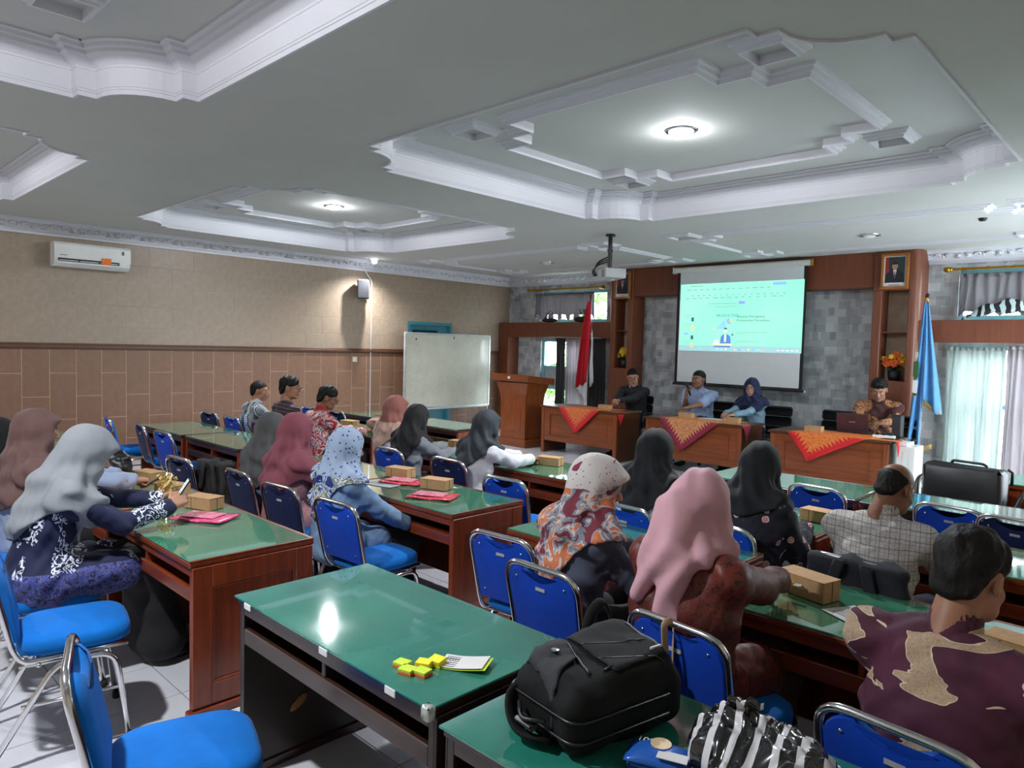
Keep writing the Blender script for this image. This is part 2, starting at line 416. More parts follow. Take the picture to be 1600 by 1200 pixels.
for i in range(i0, i1):
    for j in range(j0, j1):
        x, y = FX + i * S, FY + j * S
        near = -6.2 < x < -.9 and -.3 < y < 7.2 and (y < 4.6 or (-3.2 < x < -1.2 or x > -9))
        if near and -6.2 < x < -1.6 and y < 5.0 and y > .2:
            if ft is None: o = b.build('tile', FLT.m, floor); ft = o.data
            else: o = link('tile', ft, floor)
            o.location = (x, y, 0)
        else: ftile_geo(rest, x, y)
tag(rest.build('floor_tiles', FLT.m, floor), None, None, kind='stuff')

# ---------------------------------------------------------------- ceiling with four stepped trays
def notch_outline(x0, x1, y0, y1):
    c = [(0, .52), (.09, .52), (.09, .44)] + [(.09 + .33 * math.sin(a), .09 + .33 * math.cos(a)) for a in [PI / 2 * k / 7 for k in range(8)]] + [(.44, .09), (.52, .09), (.52, 0)]
    out = []
    for cx, cy, sx, sy, rev in ((x0, y0, 1, 1, False), (x1, y0, -1, 1, True), (x1, y1, -1, -1, False), (x0, y1, 1, -1, True)):
        pts = [(cx + sx * a, cy + sy * d) for a, d in c]
        out += pts[::-1] if rev else pts
    return out
def offset(poly, d):
    """mitred offset, + = inward for a counter-clockwise outline"""
    n = len(poly); out = []
    for i in range(n):
        a, p, c = Vector(poly[i - 1]), Vector(poly[i]), Vector(poly[(i + 1) % n])
        e1, e2 = (p - a).normalized(), (c - p).normalized(); n1, n2 = Vector((-e1.y, e1.x)), Vector((-e2.y, e2.x))
        m = n1 + n2; L = m.length
        m = n1 if L < 1e-5 else m / L; k = max(.35, m.dot(n1)); q = p + m * (d / k); out.append((q.x, q.y))
    return out
def sweep(bm, poly, prof):
    n = len(poly); rings = [[(x, y, z) for x, y in offset(poly, d)] for d, z in prof]
    vs = [p for r in rings for p in r]
    bm.add(vs, [(i * n + k, i * n + (k + 1) % n, (i + 1) * n + (k + 1) % n, (i + 1) * n + k) for i in range(len(prof) - 1) for k in range(n)])
def flat(bm, polys, z, flip=False):
    tri = tessellate_polygon([[Vector((x, y, 0)) for x, y in p] for p in polys]); vs = [(x, y, z) for p in polys for x, y in p]
    bm.add(vs, [t[::-1] if flip else t for t in tri])
OUT = [notch_outline(*t) for t in TRAYS]
cb = MB()
flat(cb, [[(XL, YB), (XR, YB), (XR, YF), (XL, YF)]] + OUT, ZC); cb.box(XL - .2, XR + .2, YB - .2, YF + .2, 3.6, 3.7)
ceiling = struct(cb.build('ceiling', CEIL)); ceiling['label'] = 'off-white ceiling with stepped tray recesses'
def ring_strip(bm, poly, w, h, z):
    sweep(bm, poly, [(0, z), (w * .1, z - h * .28), (w * .32, z - h * .34), (w * .42, z - h * .62), (w * .66, z - h * .7), (w * .76, z - h), (w, z - h), (w, z)])
def sq_notch(x0, x1, y0, y1, c):
    return [(x0 + c, y0), (x1 - c, y0), (x1 - c, y0 + c * .55), (x1 - c * .55, y0 + c * .55), (x1 - c * .55, y0 + c), (x1, y0 + c), (x1, y1 - c), (x1 - c * .55, y1 - c), (x1 - c * .55, y1 - c * .55), (x1 - c, y1 - c * .55), (x1 - c, y1),
            (x0 + c, y1), (x0 + c, y1 - c * .55), (x0 + c * .55, y1 - c * .55), (x0 + c * .55, y1 - c), (x0, y1 - c), (x0, y0 + c), (x0 + c * .55, y0 + c), (x0 + c * .55, y0 + c * .55), (x0 + c, y0 + c * .55)]
for i, (x0, x1, y0, y1) in enumerate(TRAYS):
    b = MB(); o = OUT[i]
    sweep(b, o, [(-.016, ZC), (-.016, ZC - .012), (0, ZC - .014), (0, ZC + .012), (.005, ZC + .014), (.005, ZC + .026), (.009, ZC + .028), (.009, ZC + .135), (.014, ZC + .138), (.014, ZC + .15), (.03, ZC + .165), (.055, ZC + .185), (.085, ZC + .198), (.09, ZC + .215), (.11, ZC + .222), (.115, ZC + .24), (.14, ZC + .244), (.14, ZI)])
    tr = b.build('tray_cornice', WHITE, ceiling)
    xa, xb, ya, yb = x0 + .65, x1 - .68, y0 + .69, y1 - .65
    pan = sq_notch(xa, xb, ya, yb, .47)
    b = MB(); flat(b, [offset(o, .135), pan], ZI); flat(b, [pan], ZI + .002); sweep(b, pan, [(0, ZI), (0, ZI + .002)]); b.build('tray_panel', CEIL, ceiling)
    b = MB(); ring_strip(b, offset(pan, -.015), .07, .07, ZI + .004)
    for sx, sy, cx, cy in ((1, 1, xa, ya), (-1, 1, xb, ya), (-1, -1, xb, yb), (1, -1, xa, yb)):
        px, py = cx + sx * .1, cy + sy * .1
        ring_strip(b, [(px - .17, py - .17), (px + .17, py - .17), (px + .17, py + .17), (px - .17, py + .17)], .06, .055, ZI)
    b.build('tray_molding', WHITE, ceiling)
for x0, x1, y0, y1 in ((-4.75, -1.0, 7.7, 9.9), (-9.6, -5.8, 7.7, 9.9)):      # flat frames near the front wall
    b = MB(); pan = sq_notch(x0, x1, y0, y1, .42)
    ring_strip(b, pan, .1, .036, ZC)
    for sx, sy, cx, cy in ((1, 1, x0, y0), (-1, 1, x1, y0), (-1, -1, x1, y1), (1, -1, x0, y1)):
        px, py = cx + sx * .1, cy + sy * .1
        ring_strip(b, [(px - .2, py - .2), (px + .2, py - .2), (px + .2, py + .2), (px - .2, py + .2)], .06, .028, ZC)
    b.build('ceiling_molding', WHITE, ceiling)
# crown cornice with leaf scrolls
def crown(name, p0, p1, nx, ny, label):
    b = MB(); pr = [(0, 2.955), (.02, 2.955), (.025, 2.985), (.05, 2.995), (.075, 3.05), (.13, 3.085), (.135, 3.105), (.16, 3.11), (.16, ZC)]
    L = (Vector(p1) - Vector(p0)).length; d = (Vector(p1) - Vector(p0)).normalized()
    vs = [];
    for q in (Vector(p0), Vector(p1)):
        for o, z in pr: vs.append((q.x + nx * o, q.y + ny * o, z))
    n = len(pr); b.add(vs, [(i, i + 1, n + i + 1, n + i) for i in range(n - 1)])
    o = struct(b.build(name, WHITE)); o['label'] = label
    b = MB(); k = int(L / .42)
    for i in range(k):
        c = (i + .5) / k * L
        for s, r0 in ((-1, .045), (1, .045)):
            pts = []
            for a in range(11):
                th = a / 10 * 4.2; rr = r0 * (1 - a / 14)
                u = c + s * (.055 + rr * math.cos(th)); h = rr * math.sin(th) * .85
                f = .085 + .03 + h * .75; z = 3.062 + h * .62 - .012
                pts.append((p0[0] + d.x * u + nx * f, p0[1] + d.y * u + ny * f, z))
            b.tube(pts, .014, 5)
        for s in (-.17, .17, 0):
            u = c + s; b.sphere((p0[0] + d.x * u + nx * .096, p0[1] + d.y * u + ny * .104, 3.05), (.024, .026, .026), 6, 4)
        for s in (-1, 1):
            for m in range(3):
                u = c + s * (.13 + .022 * m); b.tube([(p0[0] + d.x * u + nx * .07, p0[1] + d.y * u + ny * .07, 3.02), (p0[0] + d.x * (u + s * .025) + nx * .095, p0[1] + d.y * (u + s * .025) + ny * .095, 3.05), (p0[0] + d.x * (u + s * .015) + nx * .125, p0[1] + d.y * (u + s * .015) + ny * .125, 3.08)], .011, 4)
    b.build('leaf_scrollwork', WHITE, o, True)
    return o
crown('trim_2', (XL, YB), (XL, YF), 1, 0, 'white cornice with leaf scrolls along the left wall')
crown('trim_3', (XL, YF), (-7.62, YF), 0, -1, 'white cornice over the left front window')
crown('trim_4', (-2.7, YF), (XR, YF), 0, -1, 'white cornice over the right front window')

# ---------------------------------------------------------------- feature wall in dark wood
FY_ = 10.48
def slab(name, boxes, mat, label=None, bev=.006):
    b = MB()
    for q in boxes: b.bbox(*q, bev)
    o = struct(b.build(name, mat))
    if label: o['label'] = label
    return o
slab('trim_5', [(-10.5, -10.22, FY_, YF, 0, 1.914), (-10.5, -7.62, FY_, YF, 1.914, 2.2)], FEAT, 'brown wooden beam and post around the left front window')
slab('trim_6', [(-2.72, -.1, FY_, YF, 1.914, 2.2)], FEAT, 'brown wooden beam over the right front window')
slab('trim_7', [(-7.15, -3.23, FY_ - .03, YF, 2.65, ZC - .002)], FEAT, 'brown wooden header above the projection screen')
LINEN = plain('linen_panel', (168, 148, 126), .8, bump=.3, bs=200)
def pilaster(name, x0, x1, n0, n1, label, roundr=False):
    y0 = FY_ - .06; b = MB()
    b.bbox(x0, n0, y0, YF, 1.384, 2.6, .006); b.bbox(n1, x1, y0, YF, 1.384, 2.6, .006)
    b.bbox(x0, x1, y0, YF, 0, 1.384, .006); b.bbox(x0, x1, y0, YF, 2.6, ZC - .002, .006)
    if roundr:
        pts = [(x1 - .001, y0)] + [(x1 + .1 * math.sin(a), y0 + .1 - .1 * math.cos(a)) for a in [PI / 2 * k / 6 for k in range(7)]] + [(x1 + .1, YF), (x1 - .001, YF)]
        b.prism(pts, 0, ZC - .002)
    o = struct(b.build(name, FEAT)); o['label'] = label
    b = MB(); b.box(n0, n1, YF - .07, YF - .05, 1.384, 2.6); b.build('back_panel', LINEN, o)
    b = MB(); b.bbox(n0, n1, y0 + .05, YF - .07, 2.03, 2.05, .003); b.build('shelf', FEAT, o)
    return o
pilaster('trim_8', -7.62, -7.15, -7.52, -7.25, 'brown pilaster with niche left of the screen')
pilaster('trim_9', -3.23, -2.76, -3.12, -2.79, 'brown pilaster with niche and rounded edge right of the screen', True)

# windows: frames, panes, sheer curtains
GLASS = NT('window_glass'); _g = GLASS.n('ShaderNodeBsdfTransparent'); _q = GLASS.n('ShaderNodeBsdfGlossy'); _q.inputs['Roughness'].default_value = .03
_m = GLASS.n('ShaderNodeMixShader'); _m.inputs[0].default_value = .06; GLASS.l(_g.outputs[0], _m.inputs[1]); GLASS.l(_q.outputs[0], _m.inputs[2]); GLASS.l(_m.outputs[0], GLASS.out.inputs[0])
TEALF = plain('teal_frame', (120, 178, 186), .4, var=.06)
def window(name, x0, x1, z0, z1, splits_x, splits_z, label):
    b = MB(); f = .055; y0, y1 = YF + .05, YF + .12
    b.bbox(x0, x0 + f, y0, y1, z0, z1, .004); b.bbox(x1 - f, x1, y0, y1, z0, z1, .004); b.bbox(x0 + f, x1 - f, y0, y1, z0, z0 + f, .004); b.bbox(x0 + f, x1 - f, y0, y1, z1 - f, z1, .004)
    for s in splits_x: b.bbox(s - f / 2, s + f / 2, y0, y1, z0 + f, z1 - f, .004)
    for s in splits_z: b.bbox(x0 + f, x1 - f, y0, y1, s - f / 2, s + f / 2, .004)
    o = struct(b.build(name, TEALF)); o['label'] = label
    X = [x0] + list(splits_x) + [x1]; Z = [z0] + list(splits_z) + [z1]
    for i in range(len(X) - 1):
        for j in range(len(Z) - 1):
            b = MB(); b.box(X[i] + f / 2, X[i + 1] - f / 2, YF + .082, YF + .088, Z[j] + f / 2, Z[j + 1] - f / 2)
            if name == 'window_1' and j == 1: b.build('panel', plain('grey_board', (150, 156, 158), .6), o)
            else: b.build('pane', GLASS.m, o)
    return o
window('window_1', -9.6, -8.06, .22, 1.88, (-8.95,), (.9, 1.32), 'left front window with teal frames')
window('window_2', -9.6, -7.97, 2.22, 2.83, (-8.8,), (), 'high window above the left beam')
window('window_3', -2.34, -.2, .04, 1.88, (-1.65, -.9), (1.1,), 'right front window behind grey curtains')
window('window_4', -2.3, -.2, 2.22, 2.87, (-1.6, -.9), (), 'high window above the right beam')
b = MB()
for k in range(5): y_ = RW[0] + .03 + k * (RW[1] - RW[0] - .06) / 4; b.bbox(XR + .06, XR + .12, y_ - .03, y_ + .03, RW[2], RW[3], .004)
for z_ in (RW[2] + .03, RW[3] - .03): b.bbox(XR + .062, XR + .118, RW[0], RW[1], z_ - .03, z_ + .03, .004)
o = struct(b.build('added_window', TEALF)); b = MB(); b.box(XR + .085, XR + .09, RW[0], RW[1], RW[2], RW[3]); b.build('pane', GLASS.m, o)  # added out of view so daylight reaches the front of the room
def curtain_mat(name, rgb, tr):
    t = NT(name); n = t.noise(t.coord('Object', scale=(8, 8, 1.5)), 1, 3); c = srgb(*rgb)
    col = t.ramp(n, [(.3, tuple(x * .85 for x in c[:3]) + (1,)), (.7, c)])
    d = t.n('ShaderNodeBsdfDiffuse'); q = t.n('ShaderNodeBsdfTranslucent'); m = t.n('ShaderNodeMixShader'); m.inputs[0].default_value = tr
    t.l(col, d.inputs[0]); t.l(col, q.inputs[0]); t.l(d.outputs[0], m.inputs[1]); t.l(q.outputs[0], m.inputs[2]); t.l(m.outputs[0], t.out.inputs[0]); return t.m
CURT = curtain_mat('curtain_grey', (150, 146, 150), .45); CURD = curtain_mat('curtain_dark', (84, 82, 84), .25); SHEER = curtain_mat('curtain_sheer', (208, 216, 214), .6); CURP = curtain_mat('curtain_pale', (196, 190, 194), .45)
def curtain(name, label, x0, x1, z0, z1, y, mat, folds, amp=.03, group=None, hem=0, extra=True):
    n = folds * 8; b = MB(); rn = random.Random(name + str(x0))
    ph = [rn.uniform(-.5, .5) for _ in range(folds + 2)]
    def fn(u, v):
        k = u * folds; z = z1 + (z0 - z1) * v
        if hem: z += hem * abs(math.sin(k * PI * .5)) * v
        a = amp * (.45 + .55 * v) * (1 + .35 * math.sin(k * 1.3))
        return (x0 + (x1 - x0) * u + .012 * math.sin(k * 2.1 + 3 * v), y + a * math.sin(2 * PI * k + ph[int(k)] * v * 1.2), z)
    b.sheet(fn, n, 10, .003)
    o = tag(b.build(name, mat, None, True), label, 'curtain', group)
    if extra:
        b = MB()
        b.sheet(lambda u, v: (x0 + (x1 - x0) * u, y - amp * .55 + amp * .5 * math.sin(2 * PI * u * folds), z1 - .045 * v), n, 1, .004)
        b.build('pleat_tape', mat, o, True)
    return o
curtain('curtain', 'dark grey curtain at left edge of the left front window, pushed to one side', -9.04, -8.8, .03, 1.9, 10.62, CURD, 5, .035)
curtain('curtain', 'curtain behind the red and white flag, painted paler where backlit', -8.8, -8.22, .03, 1.9, 10.63, CURP, 9, .035)  # backlight put into the colour: paler cloth than the strips beside it
curtain('curtain', 'dark grey curtain strip between the red and white flag and the pilaster', -8.22, -7.85, .03, 1.9, 10.62, CURD, 6, .035)
curtain('valance', 'short grey pleated valance over the left high window', -9.66, -8.16, 2.24, 2.78, 10.66, CURT, 14, .03, hem=.12)
curtain('valance', 'short grey pleated valance over the right high window', -2.26, -.3, 2.26, 2.8, 10.66, CURT, 17, .03, hem=.06)
curtain('curtain', 'grey-green sheer curtain in the right front window', -2.36, -1.72, .05, 1.86, 10.64, SHEER, 10, .028)
curtain('curtain', 'pale pleated curtain at the right edge of the right front window', -1.7, -.4, .03, 1.88, 10.62, CURP, 18, .03)
def rod(x0, x1, z, label):
    o = thing('curtain_rod', label, 'curtain rod', ((x0 + x1) / 2, 10.6, z), group=None); h = (x1 - x0) / 2
    b = MB(); b.tube([(-h, 0, 0), (h, 0, 0)], .016, 10)
    for k in range(-4, 5): b.lathe([(.018, -.02), (.024, 0), (.018, .02)], 10, Matrix.Translation((k * h / 4.5, 0, 0)) @ Matrix.Rotation(PI / 2, 4, 'Y'))
    b.build('rod', GOLD, o, 40)
    for s in (-1, 1):
        b = MB(); b.sphere((s * (h + .04), 0, 0), (.045, .038, .038), 12, 8); b.lathe([(.02, -.02), (.03, 0), (.02, .02)], 10, Matrix.Translation((s * h, 0, 0)) @ Matrix.Rotation(PI / 2, 4, 'Y')); b.build('finial', GOLD, o, True)
        b = MB(); b.tube([(s * (h - .08), 0, 0), (s * (h - .08), .1, -.01), (s * (h - .08), .2, -.01)], .01, 6); b.build('bracket', GOLD, o, True)
rod(-9.75, -7.98, 2.85, 'brass curtain rod above the left high window')
rod(-2.36, .1, 2.86, 'brass curtain rod above the right high window')
# items lying on the beams
b = MB(); rn = random.Random(3)
b.sheet(lambda u, v: (-2.2 + 1.1 * u, 10.55 + .12 * v, 2.205 + .25 * math.sin(PI * u) ** .7 * math.sin(PI * (v * .75 + .12)) + .02 * math.sin(25 * u + 6 * v)), 40, 10, .004)
t = NT('zebra_cloth'); x = t.xyz(t.coord('Object', scale=(1, 1, .35)))[0]; n = t.noise(t.coord('Object'), 5, 2)
s_ = t.math('SINE', t.math('ADD', t.math('MULTIPLY', x, 62), t.math('MULTIPLY', n, 9)))
t.set(Base_Color=t.ramp(s_, [(.2, srgb(24, 28, 30)), (.24, srgb(196, 214, 216))]), Roughness=.6); ZEBRA = t.m
tag(b.build('fabric_bundle', ZEBRA, None, True), 'white and black striped cloth bundle lying on the right beam', 'cloth')
for i, (x, w_, h_, m, lb) in enumerate(((-9.2, .42, .1, BLACKP, 'black bundle of decorations lying at left on the left beam'), (-8.42, .35, .13, BLACKP, 'black folded stand lying at right on the left beam'))):
    o = thing('decoration_bundle', lb, 'bundle', (x, 10.58, 2.2))
    b = MB(); b.sphere((0, 0, h_ * .45), (w_ * .5, .07, h_ * .45), 12, 6); b.build('bundle', m, o, True)
    b = MB()
    for k in range(7): a = rn.uniform(-.6, .6); b.tube([(rn.uniform(-.18, .18), 0, .04), (a * .35, rn.uniform(-.03, .03), .1 + .16 * rn.random())], .008, 5)
    b.build('stick', m, o)
    b = MB(); b.sphere((-w_ * .5, 0, .03), (.07, .05, .03), 8, 5); b.build('white_cloth', WHITEP, o, True)
# outside: ground and shrubs
b = MB(); b.box(-30, 20, YF + .6, 60, -.4, -.2); struct(b.build('ground', plain('garden_grass', (150, 152, 138), .9, var=.3)))
LEAF = plain('garden_leaf', (98, 138, 70), .7, var=.4, vs=20)
for i, (x, y, r, h_, lb) in enumerate(((-12.5, 15.5, .9, .9, 'low green bush outside the left front window'), (-14.2, 19, 1.6, 2.4, 'pale green tree outside the left front window'))):
    b = MB(); rn = random.Random(i)
    for k in range(420):
        th, ph = rn.uniform(0, 2 * PI), rn.uniform(0, PI); rr = r * rn.uniform(.55, 1)
        c = Vector((rr * math.sin(ph) * math.cos(th), rr * math.sin(ph) * math.sin(th), h_ + r * .8 * math.cos(ph)))
        a = Vector((rn.uniform(-1, 1), rn.uniform(-1, 1), rn.uniform(-1, 1))).normalized() * .16; e = a.orthogonal().normalized() * .08
        b.add([c - a, c + e, c + a, c - e], [(0, 1, 2, 3)])
    o = tag(b.build('bush', LEAF, None, False, (x, y, -.2)), lb, 'bush')
    b = MB(); b.tube([(0, 0, 0), (.05, 0, h_)], .08, 8); b.build('stem', plain('bark', (96, 76, 58), .9), o)
# ---------------------------------------------------------------- desks with green glass tops
def glassmat(name, rgb, rgb2):
    t = NT(name); n = t.noise(t.coord('Object', scale=3), 1, 5, .6)
    t.set(Base_Color=t.ramp(n, [(.3, srgb(*rgb)), (.7, srgb(*rgb2))]), Roughness=.06, Coat_Weight=1.0, Coat_Roughness=.02, Coat_IOR=1.6); return t.m
GREEN = glassmat('green_glass', (58, 120, 94), (78, 142, 112)); TEALG = glassmat('teal_green_glass', (26, 106, 92), (50, 132, 114))
GEDGE = plain('glass_edge', (70, 150, 130), .15, var=.1)
DESKW, DESKD, DESKH = 1.175, .615, .73
def desk(label, cx, y0, style, wscale=1.0, proto={}, group='glass topped desks'):
    """origin on the floor at the middle of the user's edge; user sits on -Y"""
    if style in proto:
        return dup(proto[style], (cx, y0, 0), 0, label, group)
    wx, wz, gl = {'maho': (MAHOX, MAHO, GREEN), 'dark': (DARKW, DARKZ, TEALG), 'walnut': (DARKW, MAHO, GREEN)}[style]
    t = thing('desk', label, 'desk', (cx, y0, 0), 0, group); h = DESKW / 2; D = DESKD
    ov = .0 if style != 'dark' else .012
    b = MB(); b.bbox(-h, h, 0, D, .698, .722, .004); b.build('top_board', wx, t)
    b = MB()
    if style == 'dark': b.bbox(-h - .004, h + .004, -.012, D - .012, .7225, .731, .002)
    else: b.bbox(-h + .004, h - .014, .004, D - .016, .7225, .73, .002)
    b.build('glass_top', gl, t)
    if style != 'dark':
        b = MB(); b.bbox(h - .012, h, 0, D, .7222, .731, .002); b.bbox(-h, h - .012, D - .014, D, .7222, .731, .002); b.build('edge_strip', wx, t)
    for s in (-1, 1):
        b = MB(); xo = s * h; xi = s * (h - .03)
        b.bbox(min(xo - s * .006, xi), max(xo - s * .006, xi), .012, D - .01, .0, .697, .002)
        if style != 'dark' or True:   # framed panel: stiles and rails stand proud
            x0, x1 = sorted((xo - s * .006, xo + s * .004))
            b.bbox(x0, x1, .012, .1, .055, .697, .003); b.bbox(x0, x1, D - .1, D - .01, .055, .697, .003)
            b.bbox(x0, x1, .1, D - .1, .6, .697, .003); b.bbox(x0, x1, .1, D - .1, .055, .15, .003)
            x2, x3 = sorted((xo - s * .006, xo + s * .001))
            b.bbox(x2, x3, .1, .112, .15, .6, .002); b.bbox(x2, x3, D - .112, D - .1, .15, .6, .002); b.bbox(x2, x3, .112, D - .112, .588, .6, .002); b.bbox(x2, x3, .112, D - .112, .15, .162, .002)
        b.build('side_panel', wz, t)
        b = MB(); x0, x1 = sorted((xo + s * .012, xi - s * .008)); b.bbox(x0, x1, -.005, D + .005, 0, .045, .006); b.build('plinth', wx, t)
    b = MB(); b.bbox(-h + .03, h - .03, .03, D - .05, .572, .59, .003); b.build('shelf', wx, t)
    b = MB(); b.bbox(-h + .03, h - .03, .012, .034, .54, .603, .004); b.build('shelf_rail', wx, t)
    b = MB(); b.bbox(-h + .03, h - .03, .012, .03, .655, .697, .003); b.build('top_rail', wx, t)
    b = MB(); b.bbox(-.011, .011, .02, D - .05, .59, .697, .003); b.build('divider', wz, t)
    b = MB(); b.bbox(-h + .03, h - .03, D - .05, D - .03, .1, .697, .003)
    for x0, x1, z0, z1 in ((-h + .03, -h + .12, .1, .69), (h - .12, h - .03, .1, .69), (-h + .12, h - .12, .6, .69), (-h + .12, h - .12, .1, .19), (-.04, .04, .19, .6)): b.bbox(x0, x1, D - .03, D - .018, z0, z1, .003)
    b.build('modesty_panel', wz, t)
    proto[style] = t
    return t
DESKS = {}
for k, lb, cx, y0, st in (
    ('A', 'near dark desk with teal glass top holding the yellow sticky notes', -2.035, 1.225, 'dark'),
    ('B', 'near dark desk carrying the black backpack', -.775, 1.19, 'dark'),
    ('L1', 'red-brown desk at which the women in grey and brown headscarves sit', -3.735, 1.25, 'maho'),
    ('L2', 'red-brown desk with the black handbag and farthest snack box', -4.93, 1.27, 'maho'),
    ('LL1', 'red-brown desk by the left wall in the nearest row, its right half', -7.05, 1.42, 'maho'),
    ('LL2', 'red-brown desk by the left wall in the nearest row, nearest that wall', -8.26, 1.42, 'maho'),
    ('M1', 'red-brown desk with two snack boxes and red folders before the women in pink and blue', -3.66, 2.715, 'maho'),
    ('M2', 'red-brown desk behind the woman in the mauve headscarf', -4.855, 2.73, 'maho'),
    ('F1', 'dark brown desk in front of the empty chairs by the left wall, nearer half', -6.74, 2.86, 'walnut'),
    ('F2', 'dark brown desk before the empty chairs, the one touching nearest the left wall', -7.96, 2.84, 'walnut'),
    ('R1', 'red-brown desk in front of the woman in the patterned headscarf', -2.07, 2.75, 'maho'),
    ('R2', 'red-brown desk with a long snack box in front of the man in purple batik', -.78, 2.58, 'maho'),
    ('N1', 'red-brown desk before the woman in white blouse and grey headscarf', -3.74, 4.09, 'maho'),
    ('N2', 'red-brown desk before the woman in the long black headscarf', -4.935, 4.11, 'maho'),
    ('G1', 'brown desk in front of the man in red batik', -6.75, 4.3, 'walnut'),
    ('G2', 'brown desk in front of the man in the grey striped shirt', -7.95, 4.28, 'walnut'),
    ('O1', 'brown desk below the whiteboard, its corner near the lectern', -6.72, 5.48, 'walnut'),
    ('O2', 'brown desk below the left end of the whiteboard', -7.93, 5.48, 'walnut'),
    ('Q1', 'red-brown desk with the snack box beside the woman in the floral blouse', -2.03, 3.92, 'maho'),
    ('Q2', 'red-brown desk in front of the man in the checked shirt', -.77, 3.88, 'maho'),
    ('S1', 'frontmost brown desk facing the speakers table with the red runner, left half', -2.22, 5.15, 'walnut'),
    ('S2', 'frontmost brown desk facing the black armchair, right half', -1.02, 5.12, 'walnut')):
    DESKS[k] = desk(lb, cx, y0, st)
# small things of the near desk: glass edge clips and taped corner
cl = MB()
for i, x in enumerate((-.5, .03, .39)):
    b = MB(); b.bbox(x, x + .05, -.017, -.0125, .705, .728, .0015); b.build('glass_clip', WHITEP, DESKS['A'])
b = MB(); b.bbox(h0 := DESKW / 2 - .03, DESKW / 2 + .006, -.02, .012, .69, .734, .006); b.build('corner_tape', plain('clear_tape', (170, 178, 174), .2, var=.3, vs=60), DESKS['A'], True)
b = MB(); b.sphere((0, 0, 0), (.0035, .05, .02), 8, 5)
o = b.build('scuff_mark', plain('scuff', (120, 82, 40), .7), DESKS['A'], True); o.location = (-DESKW / 2 + .032, .25, .23); o.rotation_euler = (.6, 0, 0)

# ---------------------------------------------------------------- speakers' tables
def podium(label, x0, x1, y0, dy, rz=0):
    h = (x1 - x0) / 2; t = thing('speaker_table', label, 'table', ((x0 + x1) / 2, y0, 0), rz, "speakers' tables"); D = dy
    b = MB(); b.bbox(-h - .03, h + .03, -.02, D, .735, .765, .008); b.build('top_board', PODD, t)
    for s in (-1, 1):
        b = MB(); x0_, x1_ = sorted((s * h, s * (h - .03))); b.bbox(x0_, x1_, .03, D - .02, 0, .735, .003); b.build('side_panel', PODD, t)
        b = MB(); x0_, x1_ = sorted((s * h, s * (h - .06))); b.bbox(x0_, x1_, .0, .035, 0, .735, .005); b.build('leg', PODZ, t)
    b = MB(); b.bbox(-h + .06, h - .06, .02, .035, .2, .735, .002); b.build('front_panel', PODW, t)
    b = MB()
    for a0, a1, c0, c1 in ((-h + .06, h - .06, .645, .735), (-h + .06, h - .06, .2, .29), (-h + .06, -h + .17, .29, .645), (h - .17, h - .06, .29, .645)): b.bbox(a0, a1, .008, .022, c0, c1, .003)
    for a0, a1, c0, c1 in ((-h + .17, h - .17, .63, .645), (-h + .17, h - .17, .29, .305), (-h + .17, -h + .185, .305, .63), (h - .185, h - .17, .305, .63)): b.bbox(a0, a1, .002, .02, c0, c1, .004)
    b.build('panel_frame', PODW, t)
    return t
T1 = podium('left speakers table in front of the man in the black jacket', -7.7, -6.2, 8.72, .64)
T2 = podium('middle speakers table in front of the man with the microphone', -5.66, -4.2, 8.68, .64)
T3 = podium('right speakers table carrying the maroon laptop', -3.78, -2.42, 8.6, .66)

